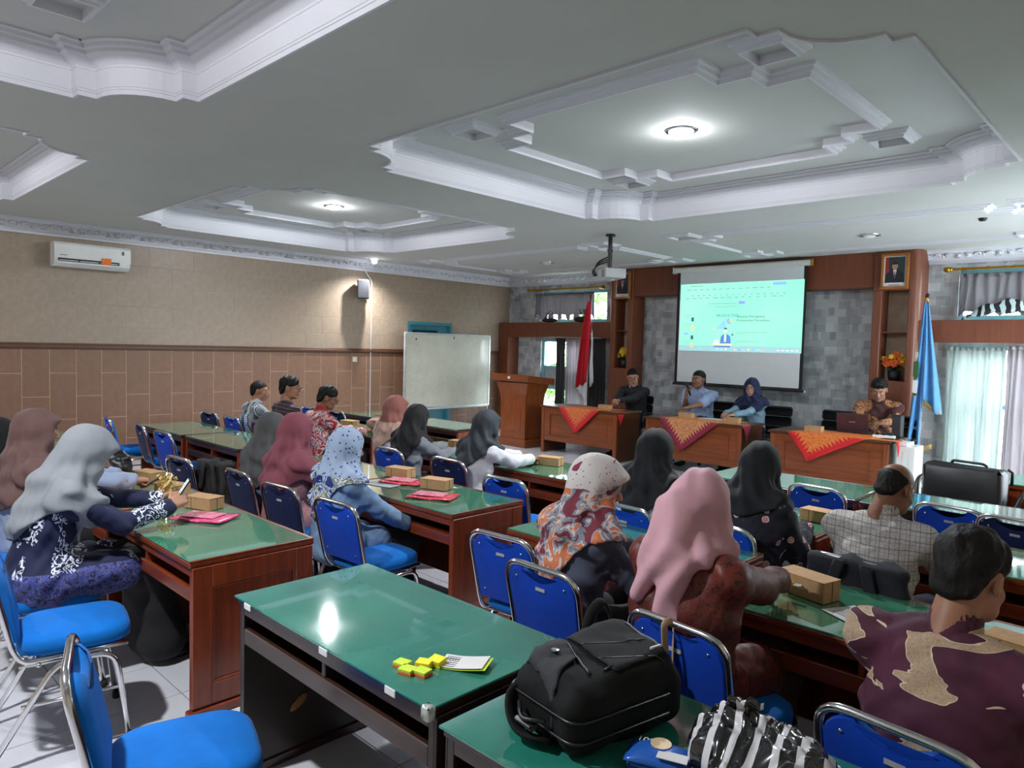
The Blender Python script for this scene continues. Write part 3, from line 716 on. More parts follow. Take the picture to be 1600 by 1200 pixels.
# ---------------------------------------------------------------- chairs
def vinyl(name, rgb, rough):
    t = NT(name); c = srgb(*rgb); v = t.coord()
    t.set(Base_Color=t.ramp(t.noise(v, 6, 3), [(.3, tuple(x * .85 for x in c[:3]) + (1,)), (.7, tuple(min(1, x * 1.1) for x in c[:3]) + (1,))]), Roughness=rough, Sheen_Weight=.2)
    t.bump(t.noise(v, 500, 2), .3, .001); return t.m
BLUE = vinyl('blue_fabric', (0, 100, 182), .85); BLUEB = vinyl('blue_back_panel', (0, 62, 176), .7); NAVY = vinyl('navy_back_panel', (8, 26, 72), .7)
for _m in (BLUE, BLUEB, NAVY): _b = [n for n in _m.node_tree.nodes if n.type == 'BSDF_PRINCIPLED'][0]; _b.inputs['Specular IOR Level'].default_value = .2; _b.inputs['Sheen Weight'].default_value = .05
CHP = {}
def chair(label, x, y, rz=0, back='blue', group='blue stacking chairs with chrome frames', detail=True):
    """stacking chair; origin on the floor under the seat centre; faces +Y"""
    if back in CHP: return dup(CHP[back], (x, y, 0), rz, label, group)
    t = thing('stacking_chair', label, 'chair', (x, y, 0), rz, group)
    W = .2; top = .83; tilt = .22
    yb = lambda z: -.2 - (z - .45) * tilt          # back plane
    # seat cushion, rounded outline
    b = MB(); n = 28; rings = []
    def outline(s, z, k=4.0):
        r = []
        for i in range(n):
            a = 2 * PI * i / n; c, q = math.cos(a), math.sin(a)
            rx = abs(c) ** (2 / k) * math.copysign(1, c); ry = abs(q) ** (2 / k) * math.copysign(1, q)
            r.append((rx * .205 * s, .015 + ry * .21 * s, z))
        return r
    for s, z in ((.9, .425), (.99, .432), (1.0, .455), (.98, .478), (.9, .492), (.6, .499), (.2, .501)): rings += outline(s, z)
    m = len(rings) // n
    fs = [(i * n + k, i * n + (k + 1) % n, (i + 1) * n + (k + 1) % n, (i + 1) * n + k) for i in range(m - 1) for k in range(n)] + [tuple(range(n - 1, -1, -1)), tuple((m - 1) * n + k for k in range(n))]
    b.add(rings, fs); b.build('seat', BLUE, t, True)
    # backrest: slab with rounded top corners and a dipped hand-hold
    def bo(d=0):
        pts = []
        zb, zt, w0, w1, r = .49 + d, top - .012 - d, .17 - d, .182 - d, .085
        pts += [(-w0, zb), (w0, zb)]
        for k in range(7): a = PI / 2 * k / 6; pts.append((w1 - r + r * math.cos(a), zt - r + r * math.sin(a)))
        pts += [(.1, zt - .002), (.075, zt - .014), (.035, zt - .031), (0, zt - .036), (-.035, zt - .031), (-.075, zt - .014), (-.1, zt - .002)]
        for k in range(7): a = PI / 2 + PI / 2 * k / 6; pts.append((-w1 + r + r * math.cos(a), zt - r + r * math.sin(a)))
        return pts
    def layer(d, off): return [(x_, yb(z_) + off, z_) for x_, z_ in bo(d)]
    L = [layer(.014, -.011), layer(.004, -.009), layer(0, 0), layer(.002, .018), layer(.018, .034), layer(.05, .04)]
    b = MB(); nn = len(L[0]); vs = [p for l in L for p in l]
    fs = [(i * nn + k, i * nn + (k + 1) % nn, (i + 1) * nn + (k + 1) % nn, (i + 1) * nn + k) for i in range(2, 5) for k in range(nn)] + [tuple(5 * nn + k for k in range(nn))]
    b.add(vs, fs); b.build('backrest_cushion', BLUE if back == 'blue' else NAVY, t, 40)
    b = MB(); fs = [(i * nn + k, i * nn + (k + 1) % nn, (i + 1) * nn + (k + 1) % nn, (i + 1) * nn + k) for i in range(0, 2) for k in range(nn)] + [tuple(range(nn - 1, -1, -1))]
    b.add(vs[:3 * nn], fs); bp = b.build('back_panel', BLUEB if back == 'blue' else NAVY, t, 40)
    for sx in (-1, 1):
        for z in (.77, .54):
            b = MB(); b.lathe([(.006, 0), (.005, .003), (.001, .004)], 8, Matrix.Translation((sx * .13, yb(z) - .0105, z)) @ Matrix.Rotation(PI / 2, 4, 'X')); b.build('rivet', CHROME, bp, True)
    b = MB(); b.box(-.025, .025, yb(.74) - .0135, yb(.74) - .0105, .733, .747); b.build('maker_plate', GREYP, bp)
    # chrome hoop round the back that runs on under the seat
    r = .0125
    hoop = arcpts([(-.175, .2, .415), (-.195, -.17, .412), (-.187, yb(.47) - .0, .47), (-.197, yb(top), top), (.197, yb(top), top), (.187, yb(.47), .47), (.195, -.17, .412), (.175, .2, .415)], .09, 6)
    b = MB(); b.tube(hoop, r, 8); b.build('back_hoop', CHROME, t, True)
    for s in (-1, 1):
        b = MB(); x_ = s * .208
        b.tube(arcpts([(x_ + s * .012, -.3, .0), (x_, -.06, .395), (x_, .15, .395), (x_ + s * .008, .2, .0)], .07, 6), .0125, 8)
        b.tube([(x_, -.18, .24), (x_, .17, .24)], .008, 6); b.build('leg_frame', CHROME, t, True)
        for yy, xx in ((-.3, x_ + s * .012), (.2, x_ + s * .008)):
            b = MB(); b.lathe([(.016, 0), (.017, .004), (.017, .03), (.014, .032)], 10, Matrix.Translation((xx, yy, -.001))); b.build('foot', RUBBER, t, True)
    b = MB(); b.tube([(-.208, .12, .395), (.208, .12, .395)], .009, 6); b.tube([(-.208, -.12, .395), (.208, -.12, .395)], .009, 6); b.build('cross_bar', CHROME, t, True)
    CHP[back] = t
    return t
CHY = .245     # hoop top lies about this far behind the seat centre
chairs = [
    ('empty blue chair at the near left edge of the picture, seen from its side', -2.13, .82, -.3, 'blue'),
    ('empty blue chair beside the woman in navy and white blouse', -3.44, .86, -.18, 'blue'),
    ('blue chair under the woman in navy and white blouse', -4.0, .9, -.05, 'blue'),
    ('blue chair under the woman in the brown headscarf', -4.8, 0.88, 0, 'blue'),
    ('empty blue chair closest to the left wall, its back edge-on', -8.5, 2.78, -.15, 'blue'),
    ('empty dark backed chair left of a twin in the row by the left wall', -7.62, 2.82, -.12, 'navy'),
    ('empty blue chair right of the dark backed chair by the left wall', -6.95, 2.78, .05, 'blue'),
    ('empty blue chair behind the snack boxes on the left desk', -5.4, 2.33, .1, 'navy'),
    ('small empty blue chair at left in front of the left wall, beyond the dark desk', -8.6, 3.9, .1, 'navy'),
    ('blue chair under the man in the grey striped shirt', -7.9, 3.88, 0, 'blue'),
    ('dark blue chair under the man in the maroon striped shirt', -7.25, 3.9, 0, 'navy'),
    ('blue chair under the man in red batik', -6.5, 3.86, 0, 'blue'),
    ('empty dark blue chair right of the man in red batik', -7.9, 5.25, .0, 'navy'),
    ('blue chair half hidden behind the head of the man in red batik', -8.6, 5.27, .0, 'blue'),
    ('dark blue chair under the woman in the mauve headscarf', -4.02, 2.4, .08, 'navy'),
    ('blue chair under the woman in the blue patterned headscarf', -3.42, 2.42, .06, 'blue'),
    ('blue chair under the woman in the grey headscarf beside mauve', -4.6, 2.42, 0, 'navy'),
    ('empty blue chair between two desks, left of the patterned headscarf', -2.32, 2.62, .06, 'blue'),
    ('blue chair under the woman in the patterned headscarf', -1.85, 2.4, -.02, 'blue'),
    ('blue chair with a beige strap under the woman in the pink headscarf', -1.15, 2.3, -.1, 'blue'),
    ('blue chair under the man in purple batik', -0.44, 2.12, -.1, 'blue'),
    ('empty blue chair behind the snack box near the speakers', -1.76, 5.1, -.1, 'blue'),
    ('empty blue chair right of the man in the checked shirt', -0.98, 5.12, -.12, 'blue'),
    ('dark blue chair cut by the right edge of the picture', -0.62, 5.04, -.2, 'navy'),
    ('blue chair under the woman in the long black headscarf', -4.85, 3.84, 0, 'blue'),
    ('dark blue chair under the woman in white blouse and grey headscarf', -4.15, 3.88, .04, 'navy'),
    ('empty blue chair behind the red-brown desk with red folders', -3.32, 3.66, .05, 'blue'),
    ('blue chair under the woman in the dusty rose headscarf', -5.55, 3.8, 0, 'blue'),
    ('blue chair under the woman in the white blouse and black headscarf', -2.28, 3.6, -.05, 'blue'),
    ('blue chair under the woman in the floral blouse', -1.72, 3.62, 0, 'blue'),
    ('navy chair with a dark jacket over its back, under the man in the checked shirt', -1.0, 3.5, -.1, 'navy'),
]
for lb, x, y, rz, bk in chairs: chair(lb, x, y, rz, bk)
# office chairs of the speakers
LEATH = plain('black_leather', (20, 22, 24), .38, var=.25, bump=.2, bs=80)
OFP = []
def office_chair(label, x, y, rz):
    g = 'black leather office chairs'
    if OFP: return dup(OFP[0], (x, y, 0), rz, label, g)
    t = thing('office_chair', label, 'chair', (x, y, 0), rz, g)
    b = MB(); b.bbox(-.25, .25, -.24, .26, .42, .52, .04); b.build('seat', LEATH, t, True)
    b = MB(); M = Matrix.Translation((0, -.25, .5)) @ Matrix.Rotation(-.14, 4, 'X'); M = Matrix.Translation((0, -.25, .5)) @ Matrix.Rotation(.14, 4, 'X')
    for i in range(3): b.bbox(-.24, .24, -.05, .05, .02 + i * .145, .16 + i * .145, .025, M)
    b.build('backrest', LEATH, t, True)
    for s in (-1, 1):
        b = MB(); b.tube(arcpts([(s * .27, -.22, .66), (s * .3, .12, .68), (s * .3, .16, .5), (s * .25, .0, .44)], .08, 5), .018, 8); b.build('armrest', BLACKP, t, True)
    b = MB(); b.tube([(0, 0, .08), (0, 0, .42)], .03, 10); b.build('pedestal', CHROME, t, True)
    b = MB()
    for k in range(5): a = 2 * PI * k / 5 + .3; b.tube([(0, 0, .12), (.28 * math.cos(a), .28 * math.sin(a), .07)], .022, 6); b.sphere((.28 * math.cos(a), .28 * math.sin(a), .03), .03, 8, 6)
    b.build('star_base', BLACKP, t, True)
    OFP.append(t); return t
office_chair('black office chair behind the man in the black jacket', -6.72, 9.86, PI + .1)
office_chair('black office chair behind the man with the microphone', -5.3, 9.9, PI)
office_chair('black office chair behind the woman in the navy headscarf', -4.42, 9.86, PI - .1)
office_chair('empty black office chair left of the man in brown batik', -3.5, 9.9, PI)
office_chair('black office chair behind the man in brown batik', -2.78, 9.86, PI)
# big black armchair turned away, by the right window
t = thing('armchair', 'bulky black leather armchair with curved arms in front of the right window', 'armchair', (-1.24, 6.85, 0), -.2)
b = MB(); b.bbox(-.28, .28, -.22, .34, .3, .46, .04); b.build('seat', LEATH, t, True)
b = MB(); b.bbox(-.29, .29, -.34, -.16, .3, .86, .03); b.build('backrest', LEATH, t, True)
b = MB(); b.tube(arcpts([(-.12, -.2, .865), (-.1, -.22, .885), (.12, -.22, .885), (.14, -.2, .865)], .02, 3), .012, 6); b.tube([(.27, -.17, .86), (.3, -.16, .84), (.3, -.16, .74)], .012, 6); b.build('carry_strap', BLACKP, t, True)
for s in (-1, 1):
    b = MB(); b.tube(arcpts([(s * .29, -.3, .36), (s * .36, -.26, .55), (s * .39, -.18, .7), (s * .37, .2, .7), (s * .34, .26, .4)], .1, 6), .02, 8); b.build('armrest', BLACKP, t, True)
for sx in (-1, 1):
    for sy in (-.26, .26):
        b = MB(); b.tube([(sx * .22, sy, .3), (sx * .24, sy, 0)], .022, 8); b.build('leg', BLACKP, t, True)
# table at the right edge
t = thing('side_table', 'red-brown table with glass top cut by the right edge of the picture', 'table', (-.62, 7.1, 0))
b = MB(); b.bbox(-.45, .45, -.3, .3, .69, .72, .005); b.build('top_board', MAHOX, t)
b = MB(); b.bbox(-.45, .45, -.3, .3, .7205, .73, .002); b.build('glass_top', GEDGE, t)
for s in (-1, 1):
    b = MB(); x0, x1 = sorted((s * .43, s * .4)); b.bbox(x0, x1, -.28, .28, 0, .69, .004); b.build('side_panel', MAHO, t)
b = MB(); b.bbox(-.4, .4, -.28, -.26, .1, .69, .004); b.build('front_panel', MAHO, t)

# ---------------------------------------------------------------- lectern
t = thing('lectern', 'wooden lectern with slanted top beside the whiteboard', 'lectern', (-8.42, 9.02, 0), -.06)
b = MB(); b.bbox(-.36, .36, -.26, .26, 0, .13, .01); b.build('plinth', PODW, t)
b = MB()
lv = [(.13, .31, .215), (.75, .31, .215), (.9, .33, .225), (1.02, .37, .25), (1.1, .4, .27)]
vs = [];
for z, hx, hy in lv: vs += [(-hx, -hy, z), (hx, -hy, z), (hx, hy, z), (-hx, hy, z)]
b.add(vs, [(i * 4 + k, i * 4 + (k + 1) % 4, i * 4 + 4 + (k + 1) % 4, i * 4 + 4 + k) for i in range(4) for k in range(4)]); b.build('body', PODZ, t)
b = MB(); b.bbox(-.2, .2, -.222, -.214, .25, .7, .003); b.build('front_panel', PODZ, t)
b = MB(); M = Matrix.Translation((0, 0, 1.15)) @ Matrix.Rotation(-.1, 4, 'X'); b.bbox(-.46, .46, -.33, .33, -.06, .06, .01, M); b.build('top_board', PODW, t)
b = MB(); b.bbox(-.03, .03, -.334, -.326, -.02, .02, .002, M); b.build('white_sticker', WHITEP, t)
# ---------------------------------------------------------------- whiteboard on a stand
WB = NT('whiteboard_surface'); n = WB.noise(WB.coord('Object', scale=(2, 3, 3)), 1, 5, .7); n2 = WB.noise(WB.coord('Object', scale=(14, 14, 14)), 1, 3)
WB.set(Base_Color=WB.mix(WB.ramp(n2, [(.6, (0, 0, 0)), (.85, (.35, .35, .35))]), WB.ramp(n, [(.3, srgb(184, 184, 168)), (.7, srgb(202, 202, 188))]), srgb(120, 122, 116)), Roughness=.25, Coat_Weight=.3)
t = thing('whiteboard', 'large whiteboard with aluminium frame and faint marker traces', 'whiteboard', (-10.12, 8.8, 0))
b = MB(); b.box(-.008, .008, -1.02, 1.02, .57, 1.88); b.build('board', WB.m, t)
ALU = plain('aluminium', (196, 200, 200), .35, .6)
b = MB()
for q in ((-.02, .02, -1.06, -1.02, .53, 1.92), (-.02, .02, 1.02, 1.06, .53, 1.92), (-.02, .02, -1.02, 1.02, 1.88, 1.92), (-.02, .02, -1.02, 1.02, .53, .57)): b.bbox(*q, .006)
b.build('frame', ALU, t)
b = MB(); b.bbox(.02, .08, -.9, .95, .52, .535, .004); b.build('pen_tray', ALU, t)
for s in (-1, 1):
    b = MB(); b.tube([(0, s * 1.0, .53), (0, s * 1.0, .03)], .02, 8); b.tube([(-.25, s * 1.0, .03), (.25, s * 1.0, .03)], .018, 8); b.build('leg', ALU, t, True)
for yy, zz in ((-.8, 1.8), (.1, 1.845)):
    b = MB(); b.sphere((.012, yy, zz), (.008, .02, .02), 8, 6); b.build('magnet', plain('magnet', (70, 74, 70), .5), t, True)
# ---------------------------------------------------------------- air conditioner, speaker, switch, cable
t = thing('air_conditioner', 'white split air conditioner with an orange tag on the left wall', 'air conditioner', (XL + .002, 2.88, 2.58))
b = MB(); prof = [(0, .0), (.12, 0), (.185, .05), (.205, .1), (.205, .27), (.18, .3), (0, .305)]
h = .44; vs = [(x, y, z) for y in (-h, h) for x, z in prof]; m = len(prof)
b.add(vs, [tuple(range(m)), tuple(range(2 * m - 1, m - 1, -1))] + [(i, m + i, m + (i + 1) % m, (i + 1) % m) for i in range(m)]); b.build('housing', WHITEP, t)
b = MB(); b.bbox(.19, .208, -.4, .3, .062, .1, .004); b.build('air_slot', BLACKP, t)
for k in range(3):
    b = MB(); b.bbox(.205, .214, -.39 + .23 * k, -.18 + .23 * k, .068, .077, .002); b.build('louver', WHITEP, t)
b = MB(); b.bbox(.205, .222, -.42, .42, .012 + .02, .055, .006); b.build('flap', WHITEP, t)
b = MB(); b.box(.217, .22, .09, .2, .045, .14); b.build('orange_tag', plain('orange_label', (232, 110, 20), .5), t)
b = MB(); b.bbox(.2, .212, .3, .425, .04, .1, .004); b.build('display_cover', WHITEP, t)
b = MB(); b.box(.2052, .2062, -.38, -.3, .135, .142); b.box(.2052, .2062, .33, .36, .2, .25); b.build('logo_print', plain('print_grey', (80, 84, 88), .6), t)
b = MB(); b.bbox(.02, .1, .44, .465, .1, .17, .004); b.build('end_cap', WHITEP, t)
t = thing('loudspeaker', 'dark grey wall loudspeaker on a bracket below the wall lamp', 'loudspeaker', (XL + .2, 7.0, 2.62), -.6)
b = MB(); b.bbox(-.08, .1, -.1, .1, -.16, .16, .012); b.build('cabinet', plain('speaker_grey', (62, 64, 72), .5), t)
b = MB(); b.bbox(.1, .112, -.09, .09, -.15, .15, .006); b.build('grille', plain('speaker_grille', (44, 46, 52), .8, bump=.6, bs=300), t)
b = MB(); b.tube([(-.08, 0, .02), (-.17, .03, .02)], .025, 8); b.bbox(-.18, -.16, -.05, .09, -.08, .12, .006); b.build('bracket', BLACKP, t)
t = tag(MB().tube(arcpts([(XL + .03, 7.15, 2.95), (XL + .02, 7.3, 2.78), (XL + .014, 7.3, 2.5), (XL + .014, 7.3, 0.02)], .06, 4), .01, 6).build('wall_cable', WHITEP, None, True), 'white cable duct running down the left wall from the loudspeaker', 'cable')
t = thing('light_switch', 'small cream light switch on the brown tiles', 'switch', (XL + .002, 6.98, 1.42))
b = MB(); b.bbox(0, .012, -.045, .045, -.045, .045, .003); b.build('plate', plain('switch_cream', (208, 202, 180), .4), t)
b = MB(); b.bbox(.012, .018, -.018, .018, -.022, .022, .002); b.build('rocker', WHITEP, t)
# ---------------------------------------------------------------- ceiling lamps
BULB = emit('lamp_glow', (236, 244, 255), 14)
for i, (x, y) in enumerate(LAMPS):
    t = thing('ceiling_lamp', ['round bright lamp in the big tray above the speakers', 'round bright lamp in the tray above the left wall', 'round lamp in the tray overhead', 'round lamp in the left tray behind'][i], 'lamp', (x, y, ZI + .02), 0, 'ceiling lamps')
    b = MB(); b.lathe([(.115, 0), (.13, -.008), (.13, -.018), (.11, -.03), (.095, -.028)], 24, cap=False); b.lathe([(.13, 0), (.001, -.002)], 24, cap=False); b.build('ring', CHROME, t, True)
    b = MB(); b.lathe([(.094, -.028), (.09, -.04), (.06, -.052), (.02, -.056), (.001, -.057)], 24, cap=False); b.build('diffuser', BULB, t, True)
t = thing('downlight', 'lit spiral bulb in a ceiling downlight near the loudspeaker', 'lamp', (-10.05, 7.03, ZC))
b = MB(); b.lathe([(.09, 0), (.09, -.01), (.06, -.012), (.06, 0)], 20, cap=False); b.build('ring', WHITEP, t, True)
b = MB(); b.lathe([(.001, -.09), (.03, -.085), (.045, -.06), (.045, -.02), (.03, 0)], 16, cap=False); b.build('bulb', BULB, t, True)
for x, y, lb in ((-2.84, 8.93, 'unlit round ceiling downlight above the right speakers table'), (-7.9, 8.98, 'unlit round ceiling downlight above the flag')):
    t = thing('downlight', lb, 'lamp', (x, y, ZC)); b = MB(); b.lathe([(.12, 0), (.12, -.012), (.08, -.016), (.08, .0)], 20, cap=False); b.build('ring', CHROME, t, True)
    b = MB(); b.lathe([(.08, -.003), (.05, -.03), (.001, -.04)], 16, cap=False); b.build('bulb', WHITEP, t, True)
t = tag(MB().lathe([(.001, -.03), (.03, -.028), (.04, -.01), (.04, 0)], 12, Matrix.Translation((-1.63, 8.47, ZC))).build('smoke_sensor', BLACKP, None, True), 'small black dot fitting on the ceiling at right', 'fitting')
# ---------------------------------------------------------------- projector
t = thing('projector', 'white projector hanging from a black ceiling pole', 'projector', (-5.3, 7.2, 2.64), -.55)
b = MB(); b.bbox(-.2, .2, -.14, .14, -.06, .06, .012); b.build('body', GREYP, t)
b = MB(); b.tube([(0, 0, .06), (0, 0, ZC - 2.642)], .028, 10); b.lathe([(.06, ZC - 2.665), (.06, ZC - 2.642)], 14); b.lathe([(.036, .28), (.036, .3)], 10); b.build('ceiling_pole', BLACKP, t, 40)
b = MB()
for k in range(5): b.bbox(.1, .18, -.146, -.139, -.045 + k * .018, -.036 + k * .018, .002)
b.build('vent', plain('vent_dark', (86, 96, 84), .6), t)
b = MB(); b.tube([(-.08, .14, .0), (-.08, .17, .0)], .035, 14); b.build('lens', BLACKP, t, 40)
b = MB(); b.lathe([(.03, -.062), (.028, -.07)], 12, Matrix.Translation((-.02, .04, 0))); b.build('status_lamp', WHITEP, t)
for k in range(3):
    b = MB(); b.tube(arcpts([(-.03, -.0, .16 + .03 * k), (-.1, -.12, .12 + .02 * k), (-.17 + .03 * k, -.17, .04), (-.13 + .04 * k, -.145, -.02)], .06, 5), .009, 6); b.build('cable', BLACKP, t, True)
# ---------------------------------------------------------------- signed-distance modelling, meshed by surface nets
f32 = np.float32
def A3(*p): return np.array(p, dtype=f32)
def unit(v): v = np.asarray(v, dtype=f32); return v / max(1e-9, float(np.linalg.norm(v)))
def grid_pts(lo, hi, h):
    lo = np.asarray(lo, f32); n = np.ceil((np.asarray(hi, f32) - lo) / h).astype(int) + 1
    ax = [lo[i] + h * np.arange(n[i], dtype=f32) for i in range(3)]
    X, Y, Z = np.meshgrid(*ax, indexing='ij')
    return X, Y, Z, lo
def surfnet(D, lo, h):
    s = D < 0
    nx, ny, nz = D.shape
    c = np.zeros((nx - 1, ny - 1, nz - 1), np.int8)
    offs = [(a, b, e) for a in (0, 1) for b in (0, 1) for e in (0, 1)]
    for a, b, e in offs: c += s[a:nx - 1 + a, b:ny - 1 + b, e:nz - 1 + e]
    m = (c > 0) & (c < 8); I, J, K = np.nonzero(m)
    idx = -np.ones(m.shape, np.int32); idx[m] = np.arange(len(I), dtype=np.int32)
    V8 = {o: D[I + o[0], J + o[1], K + o[2]] for o in offs}
    acc = np.zeros((len(I), 3), f32); cnt = np.zeros(len(I), f32)
    for o in offs:
        for ax in range(3):
            if o[ax]: continue
            q = list(o); q[ax] = 1; q = tuple(q)
            va, vb = V8[o], V8[q]; cr = (va < 0) != (vb < 0)
            t = np.where(cr, va / np.where(cr, va - vb, 1), 0)
            p = np.tile(np.array(o, f32), (len(I), 1)); p[:, ax] = t
            acc += p * cr[:, None]; cnt += cr
    V = (acc / cnt[:, None] + np.stack([I, J, K], 1)) * h + lo
    F = []
    # x edges
    for ax in range(3):
        sl0 = [slice(None)] * 3; sl1 = [slice(None)] * 3; sl0[ax] = slice(0, -1); sl1[ax] = slice(1, None)
        a, b = s[tuple(sl0)], s[tuple(sl1)]
        e = a != b; b1, b2 = (ax + 1) % 3, (ax + 2) % 3
        g = np.stack(np.nonzero(e), 1)
        ok = (g[:, b1] > 0) & (g[:, b2] > 0) & (g[:, b1] < D.shape[b1] - 1) & (g[:, b2] < D.shape[b2] - 1); g = g[ok]
        ins = a[g[:, 0], g[:, 1], g[:, 2]]
        def cell(d1, d2):
            q = g.copy(); q[:, b1] -= d1; q[:, b2] -= d2; return idx[q[:, 0], q[:, 1], q[:, 2]]
        quad = np.stack([cell(1, 1), cell(0, 1), cell(0, 0), cell(1, 0)], 1)
        quad[~ins] = quad[~ins][:, ::-1]
        F.append(quad)
    return V, np.concatenate(F)
class SDF:
    def __init__(s, lo, hi, h): s.h = h; s.X, s.Y, s.Z, s.lo = grid_pts(lo, hi, h); s.D = np.full(s.X.shape, 9, f32)
    def rc(s, a, b, ra, rb, sq=None):
        """round cone a-b; sq=(axis,k): stretched k times wider along axis"""
        a, b = np.asarray(a, f32), np.asarray(b, f32); px, py, pz = s.X - a[0], s.Y - a[1], s.Z - a[2]; ba = b - a
        if sq is not None:
            u, k = unit(sq[0]), 1 / sq[1] - 1; d = (px * u[0] + py * u[1] + pz * u[2]) * k
            px, py, pz = px + d * u[0], py + d * u[1], pz + d * u[2]; ba = ba + u * (float(ba @ u) * k)
        L = max(1e-8, float(ba @ ba)); t = np.clip((px * ba[0] + py * ba[1] + pz * ba[2]) / L, 0, 1)
        return np.sqrt((px - t * ba[0]) ** 2 + (py - t * ba[1]) ** 2 + (pz - t * ba[2]) ** 2) - (ra + (rb - ra) * t)
    def el(s, c, r, R=None):
        c = np.asarray(c, f32); px, py, pz = s.X - c[0], s.Y - c[1], s.Z - c[2]
        if R is not None: px, py, pz = (px * R[i][0] + py * R[i][1] + pz * R[i][2] for i in range(3))
        k0 = np.sqrt((px / r[0]) ** 2 + (py / r[1]) ** 2 + (pz / r[2]) ** 2); k1 = np.sqrt((px / r[0] ** 2) ** 2 + (py / r[1] ** 2) ** 2 + (pz / r[2] ** 2) ** 2)
        return k0 * (k0 - 1) / np.maximum(k1, 1e-6)
    def bx(s, c, hs, r, R=None):
        c = np.asarray(c, f32); p = [s.X - c[0], s.Y - c[1], s.Z - c[2]]
        if R is not None: p = [p[0] * R[i][0] + p[1] * R[i][1] + p[2] * R[i][2] for i in range(3)]
        q = [np.abs(p[i]) - (hs[i] - r) for i in range(3)]
        return np.sqrt(sum(np.maximum(x, 0) ** 2 for x in q)) + np.minimum(np.maximum(np.maximum(q[0], q[1]), q[2]), 0) - r
    def u(s, d, k=.02):
        h = np.clip(.5 + .5 * (s.D - d) / k, 0, 1); s.D = s.D * (1 - h) + d * h - k * h * (1 - h); return s
    def sub(s, d, k=.015):
        h = np.clip(.5 - .5 * (s.D + d) / k, 0, 1); s.D = s.D * (1 - h) - d * h + k * h * (1 - h); return s
    def mesh(s): return surfnet(s.D.astype(f32), s.lo, s.h)
def rotmat(yaw, pitch, roll=0):
    """columns: right, forward, up; yaw left +, pitch down +"""
    m = Matrix.Rotation(yaw, 3, 'Z') @ Matrix.Rotation(-pitch, 3, 'X') @ Matrix.Rotation(roll, 3, 'Y')
    return np.array(m, dtype=f32)
# canonical head (face +Y, centre at eye level middle of skull)
def make_head(h=.0055):
    g = SDF((-.11, -.13, -.2), (.11, .15, .13), h)
    g.u(g.el((0, -.015, .028), (.074, .094, .086)), .01)
    g.u(g.el((0, .028, -.038), (.056, .06, .078)), .03)
    g.u(g.rc((-.035, .035, -.075), (.035, .035, -.075), .03, .03), .03)
    g.u(g.el((0, .072, -.096), (.024, .018, .018)), .02)
    g.u(g.rc((-.034, .076, .02), (.034, .076, .02), .012, .012), .015)
    for s in (-1, 1):
        g.u(g.el((s * .042, .06, -.03), (.02, .018, .018)), .025)
        g.sub(g.el((s * .031, .098, .0), (.017, .016, .011)), .014)
        g.u(g.el((s * .031, .08, .0), (.0145, .0115, .0125)), .004)
    g.u(g.rc((0, .086, .006), (0, .108, -.028), .008, .0125), .012)
    for s in (-1, 1): g.u(g.el((s * .012, .097, -.033), (.009, .01, .008)), .008)
    g.u(g.el((0, .085, -.062), (.022, .012, .006)), .006); g.u(g.el((0, .084, -.073), (.018, .011, .0065)), .006)
    g.sub(g.el((0, .098, -.0675), (.022, .008, .0022)), .003)
    for s in (-1, 1):
        g.u(g.el((s * .076, -.012, -.006), (.009, .021, .032)), .006); g.sub(g.el((s * .085, -.006, -.002), (.006, .011, .018)), .006)
    g.u(g.rc((0, -.025, -.05), (0, -.04, -.18), .052, .054), .03)
    return g.mesh()
HEAD = make_head()
HAIRC = {}
def make_hair(style, h=.006):
    if style in HAIRC: return HAIRC[style]
    g = SDF((-.12, -.15, -.12), (.12, .14, .16), h)
    X, Y, Z = g.X, g.Y, g.Z
    nz = .5 * np.sin(95 * X + 20 * Z) * np.sin(70 * Y + 31 * X) + .5 * np.sin(130 * Y - 60 * Z)
    if style == 'thick': g.u(g.el((0, -.012, .045), (.083, .103, .0905)), .01); amp, line = .006, .03
    elif style == 'swept': g.u(g.el((0, -.015, .04), (.082, .102, .086)), .01); g.u(g.el((.01, .065, .1), (.06, .045, .028)), .03); amp, line = .007, .05
    else: g.u(g.el((0, -.017, .034), (.079, .098, .086)), .01); amp, line = .0025, .045
    g.u(g.el((0, -.05, -.028), (.066, .06, .072)), .02)
    g.D += amp * nz
    # keep above the hairline: front at forehead, dropping behind the ears to the nape
    side = np.clip((.06 - Y) / .1, 0, 1); lim = line - side * .06 - np.clip((-.03 - Y) / .06, 0, 1) * .055
    if style == 'bald': lim = line - side * .06 - np.clip((-.03 - Y) / .06, 0, 1) * .055; top = np.clip((Z - .085) / .02, 0, 1); g.D = np.maximum(g.D + .004, (Z - .03 + .35 * Y) * .8)
    g.D += np.clip((lim + .022 - Z) / .03, 0, 1) * .011
    g.D = np.maximum(g.D, (lim - .012 - Z) * .7)
    HAIRC[style] = g.mesh(); return HAIRC[style]
